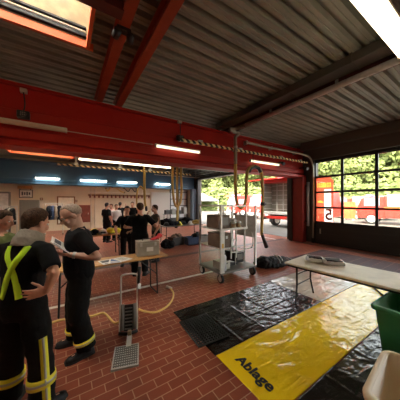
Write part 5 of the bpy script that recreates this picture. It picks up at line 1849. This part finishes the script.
# hoses draped on the wall below the blue girder
def wall_hose(pts, label, m='hose_yellow', r=0.045):
    root = thing('wall_hose', label, 'hose', (0, 0, 0), 0, 'hoses draped on the back wall')
    MB().tube(smooth_path([Vector((x_at(px, YW), YW - 0.06, z_at(px, py, YW))) for px, py in pts], 6), r, 8).build('hose', m, root, True)
    for px, py in (pts[0], pts[-1]):
        MB().box((x_at(px, YW), YW - 0.04, z_at(px, py, YW)), (0.10, 0.08, 0.10)).build('hanger', 'black_metal', root)
wall_hose([(106, 188.5), (107, 191), (109, 190), (111, 186.5), (116, 188), (121, 191.5), (124, 192.5)], 'yellow hose draped on the back wall left of the cables')
wall_hose([(124, 188), (128, 191.5), (131, 188), (135, 192), (136.5, 188)], 'dark cable loops draped on the back wall above the hook rail', 'black_plastic', 0.03)
wall_hose([(112, 187), (118, 187.5), (126, 187), (134, 187.5)], 'brown cable run on the back wall under the blue girder', 'wood_orange', 0.03)

# garment racks with protective jackets
def jacket(parent_rack, x, y, z, m, label, group):
    root = thing('jacket', label, 'jacket', (x, y, z), 0, group)
    mb = MB()
    mb.rings([[V(math.cos(2 * PI * k / 14) * a, math.sin(2 * PI * k / 14) * b_, zz) for k in range(14)] for zz, a, b_ in ((-0.78, 0.15, 0.28), (-0.4, 0.13, 0.26), (-0.12, 0.12, 0.25), (-0.03, 0.09, 0.16), (0.0, 0.05, 0.06))])
    for s in (-1, 1):
        mb.tube([(0, s * 0.20, -0.10), (0.02, s * 0.28, -0.35), (0.04, s * 0.27, -0.62)], [0.08, 0.075, 0.065], 10, round_ends=True)
    remeshed(mb, 'garment', m, root, 0.02, 2, 0.02, 0.12)
    bn = MB().box((0, 0, -0.60), (0.31, 0.56, 0.05), bevel=0.01).build('reflective_band', 'reflective', root)
    MB().tube([(0, 0, 0), (0, 0, 0.06), (0.02, 0, 0.09)], 0.008, 6).build('hanger_hook', 'steel', root)
    return root
def rack(label, x0, x1, y, h, jackets, gname):
    root = thing('garment_rack', label, 'rack', ((x0 + x1) / 2, y, 0))
    hw = (x1 - x0) / 2
    MB().cyl((-hw, 0, h), (hw, 0, h), 0.018, seg=8).build('rail', 'steel', root)
    for s in (-1, 1):
        MB().cyl((s * hw, 0, 0.0), (s * hw, 0, h), 0.02, seg=8).build('upright', 'steel', root)
        MB().box((s * hw, 0, 0.03), (0.05, 0.6, 0.05)).build('foot', 'black_metal', root)
    n = len(jackets)
    for i, (m, lab) in enumerate(jackets):
        jacket(root, x0 + 0.18 + (x1 - x0 - 0.36) * i / max(1, n - 1), y, h - 0.095, m, lab, gname)
rack('garment rack of grey blue jackets left of the older man', x_at(45, 14.2), x_at(63, 14.2), 14.2, 1.72,
     [('cloth_navy', 'navy jacket at the left end of the rack behind the older man'), ('cloth_blue', 'lighter blue jacket second from the left on the rack behind the older man'), ('cloth_grey', 'grey jacket in the middle of the rack behind the older man'), ('cloth_navy', 'navy jacket at the right end of the rack behind the older man')], 'jackets on the rack behind the older man')
rack('garment rack of black jackets at the left picture edge', x_at(2, 13.2), x_at(17, 13.2), 13.2, 1.62,
     [('cloth_black', 'black jacket at the left end of the rack by the left picture edge'), ('cloth_grey', 'grey jacket in the middle of the rack by the left picture edge'), ('cloth_black', 'black jacket at the right end of the rack by the left picture edge')], 'jackets on the rack by the left picture edge')
root = thing('locker', 'narrow grey steel locker on the back wall at the left picture edge', 'locker', (x_at(5, YW), YW - 0.2, 0))
MB().box((0, 0, 1.2), (0.5, 0.36, 2.4), bevel=0.01).build('body', 'grate', root)
lk = MB().box((0, -0.19, 1.2), (0.42, 0.015, 2.2)).build('door', 'steel', root)
MB().box((0.15, -0.21, 1.2), (0.03, 0.02, 0.12)).build('handle', 'black_metal', lk)

# gear tables
def helmet(loc, rz, m, label, group):
    root = thing('helmet', label, 'helmet', loc, rz, group)
    mb = MB()
    rr = []
    for i in range(8):
        a = PI / 2 * i / 7
        rr.append([V(0.125 * math.cos(a) * math.cos(2 * PI * k / 18), 0.15 * math.cos(a) * math.sin(2 * PI * k / 18), 0.03 + 0.15 * math.sin(a) * 0.98) for k in range(18)] if i < 7 else [V(0.01 * math.cos(2 * PI * k / 18), 0.01 * math.sin(2 * PI * k / 18), 0.18) for k in range(18)])
    mb.rings(rr)
    mb.build('shell', m, root, True)
    MB().tube([(0.135 * math.cos(2 * PI * k / 18), 0.165 * math.sin(2 * PI * k / 18), 0.025) for k in range(18)], 0.018, 6, closed=True).build('brim', m, root, True)
    MB().box((0, 0.145, 0.07), (0.16, 0.03, 0.06), bevel=0.01).build('visor', 'win_dark', root)
    return root
def gear_table(label, x0, x1, y0, y1, h, m):
    root = thing('gear_table', label, 'table', ((x0 + x1) / 2, (y0 + y1) / 2, 0))
    hx, hy = (x1 - x0) / 2, (y1 - y0) / 2
    MB().box((0, 0, h - 0.015), (2 * hx, 2 * hy, 0.03), bevel=0.005).build('table_top', m, root)
    for sx in (-1, 1):
        for sy in (-1, 1):
            MB().tube([(sx * (hx - 0.12), sy * (hy - 0.06), h - 0.03), (sx * (hx - 0.10), sy * (hy - 0.05), 0.0)], 0.016, 8).build('leg', 'black_metal', root)
        MB().tube([(sx * (hx - 0.11), -hy + 0.06, 0.35), (sx * (hx - 0.11), hy - 0.06, 0.35)], 0.011, 8).build('crossbar', 'black_metal', root)
    return root
def lump(name, label, cat, loc, size, m, seed, group=None):
    mb = MB()
    r5 = random.Random(seed)
    for _ in range(6):
        mb.ell((r5.uniform(-.3, .3) * size[0], r5.uniform(-.3, .3) * size[1], size[2] * r5.uniform(.3, .55)), (size[0] * .3, size[1] * .3, size[2] * .45))
    mb.box((0, 0, size[2] * 0.12), (size[0] * .8, size[1] * .8, size[2] * 0.24))
    o = remeshed(mb, name, m, None, max(0.012, size[0] / 40), 2, size[2] * 0.12, size[0] / 4)
    lo = min(v.co.z for v in o.data.vertices)
    o.location = (loc[0], loc[1], loc[2] - lo)
    return tag(o, label, cat, group)
gear_table('table heaped with helmets and gear at the left of the far bay', 0.25, 1.62, 7.35, 8.05, 0.76, 'wood_orange')
GT = 0.762
gh = 'helmets on the left gear table'
helmet((0.48, 7.72, GT), 0.4, 'paper', 'white helmet at the left end of the left gear table', gh)
helmet((0.80, 7.80, GT), 2.0, 'neon_yellow', 'yellow helmet second from the left on the left gear table', gh)
helmet((1.04, 7.58, GT), 3.0, 'paper', 'white helmet in the middle of the left gear table', gh)
helmet((1.30, 7.86, GT), 1.0, 'yellow_paint', 'orange yellow helmet at the back right of the left gear table', gh)
lump('folded_vest', 'crumpled yellow green vest on the near right edge of the left gear table', 'vest', (1.40, 7.54, GT), (0.44, 0.34, 0.16), 'neon_yellow', 3)
lump('folded_jacket', 'crumpled black jacket on the near left of the left gear table', 'jacket', (0.66, 7.52, GT), (0.46, 0.3, 0.18), 'cloth_black', 4)
gear_table('long gear table under the hanging exhaust hoses', 3.55, 5.55, 8.3, 9.0, 0.76, 'grate')
gh = 'helmets on the long gear table'
for i, (dx, dy, m, what) in enumerate(((0.18, 0.2, 'black_plastic', 'black helmet at the left end of the long gear table'), (0.52, 0.45, 'black_plastic', 'black helmet second from the left on the long gear table, set back'), (0.80, 0.18, 'neon_yellow', 'yellow helmet on the near edge of the long gear table'), (1.12, 0.40, 'black_plastic', 'black helmet in the middle of the long gear table, set back'), (1.42, 0.20, 'paper', 'white helmet on the right half of the long gear table'), (1.72, 0.42, 'black_plastic', 'black helmet at the right end of the long gear table'))):
    helmet((3.55 + dx, 8.3 + dy, GT), i * 1.3, m, what, gh)
lump('folded_jacket', 'crumpled dark jacket lying between the helmets of the long gear table', 'jacket', (4.05, 8.5, GT), (0.5, 0.36, 0.20), 'cloth_navy', 8)
lump('folded_jacket', 'crumpled tan jacket on the right end of the long gear table', 'jacket', (5.2, 8.52, GT), (0.46, 0.36, 0.2), 'hose_ochre', 9)
def crate(loc, rz, size, m, label, group):
    root = thing('crate', label, 'crate', loc, rz, group)
    sx, sy, h = size
    b = MB()
    b.box((0, 0, 0.012), (sx, sy, 0.024))
    for s in (-1, 1):
        b.box((s * (sx / 2 - 0.01), 0, h / 2), (0.02, sy, h)).box((0, s * (sy / 2 - 0.01), h / 2), (sx, 0.02, h))
    b.build('body', m, root)
    rm_ = MB()
    for s in (-1, 1):
        rm_.box((s * sx / 2, 0, h - 0.02), (0.03, sy + 0.03, 0.04)).box((0, s * sy / 2, h - 0.02), (sx + 0.03, 0.03, 0.04))
    rm_.build('rim', m, root)
    for s in (-1, 1):
        MB().box((s * (sx / 2 + 0.004), 0, h * 0.65), (0.012, 0.14, 0.04)).build('hand_hold', 'black_plastic', root)
    return root
gc = 'crates before the long gear table'
crate((4.62, 7.75, 0), R(-6), (0.60, 0.42, 0.32), 'cloth_blue', 'dark blue crate on the tiles left of the equipment trolley', gc)
crate((3.95, 8.0, 0), R(10), (0.55, 0.40, 0.34), 'black_plastic', 'black crate on the tiles below the exhaust hose loop', gc)
crate((5.30, 7.9, 0), R(4), (0.55, 0.40, 0.30), 'grate', 'grey crate behind the equipment trolley', gc)
lump('gear_heap', 'tan gear heaped in the black crate below the exhaust hose loop', 'gear', (3.95, 8.0, 0.03), (0.44, 0.32, 0.44), 'brown_box', 12)
lump('folded_jacket', 'black jacket slumped on the tiles left of the black crate', 'jacket', (3.40, 7.6, 0), (0.55, 0.42, 0.34), 'cloth_black', 13)
gear_table('dark workbench along the back wall below the glazed door', 6.2, 8.2, 14.2, 14.9, 0.9, 'grate')
gh = 'black cases on the far workbench'
for i in range(4):
    root = thing('tool_case', ('black tool case at the left end of the far workbench', 'grey tool case second on the far workbench', 'black tool case third on the far workbench', 'tall grey tool case at the right end of the far workbench')[i], 'case', (6.45 + 0.48 * i, 14.55, 0.902), 0.1 * i, gh)
    h_ = (0.30, 0.36, 0.26, 0.5)[i]
    MB().box((0, 0, h_ / 2), (0.36, 0.3, h_), bevel=0.012).build('body', ('black_plastic', 'grate')[i % 2], root)
    MB().tube([(-0.07, 0, h_), (-0.06, 0, h_ + 0.04), (0.06, 0, h_ + 0.04), (0.07, 0, h_)], 0.010, 6).build('handle', 'black_metal', root)
lump('folded_jacket', 'large black jacket heaped at the left end of the long gear table', 'jacket', (3.86, 8.78, GT), (0.6, 0.36, 0.30), 'cloth_black', 21)
lump('folded_jacket', 'black jacket heaped at the back of the long gear table near its right end', 'jacket', (4.85, 8.80, GT), (0.7, 0.34, 0.30), 'cloth_black', 22)
lump('gear_bag', 'black bag bulging beside the dark blue crate', 'bag', (5.02, 8.05, 0), (0.5, 0.4, 0.4), 'cloth_black', 23)
# more load on the trolley
root = thing('generator', 'dark framed generator at the right end of the trolley platform', 'generator', on_trolley(0.84, 0.50, 0.261))
MB().box((0, 0, 0.16), (0.30, 0.44, 0.26), bevel=0.02).build('engine_block', 'black_metal', root)
MB().box((0.0, -0.225, 0.18), (0.18, 0.014, 0.14)).build('control_panel', 'grate', root)
for s_ in (-1, 1):
    MB().tube([(s_ * 0.16, -0.23, 0.0), (s_ * 0.16, -0.23, 0.36), (s_ * 0.16, 0.23, 0.36), (s_ * 0.16, 0.23, 0.0)], 0.013, 8).build('tube_frame', 'steel', root)
root = thing('hose_roll', 'rolled dark hose standing on the middle shelf of the trolley', 'hose', on_trolley(0.44, 0.55, 0.79))
MB().tube([(0.045 * math.cos(t) * (1 + t / 9), 0, 0.19 + 0.055 * math.sin(t) * (1 + t / 9)) for t in [0.3 * k for k in range(62)]], 0.022, 6).build('hose', 'cloth_grey', root, True)
MB().cyl((0.10, -0.03, 0.02), (0.16, -0.06, 0.02), 0.03, seg=12).build('coupling', 'steel', root)
root = thing('spare_pump', 'grey pump body at the rear right end of the upper shelf', 'pump', on_trolley(0.72, 0.52, 1.216))
MB().box((0, 0, 0.10), (0.18, 0.30, 0.20), bevel=0.02).build('housing', 'grate', root)
MB().cyl((0, -0.15, 0.12), (0, -0.21, 0.12), 0.06).build('outlet', 'steel', root)
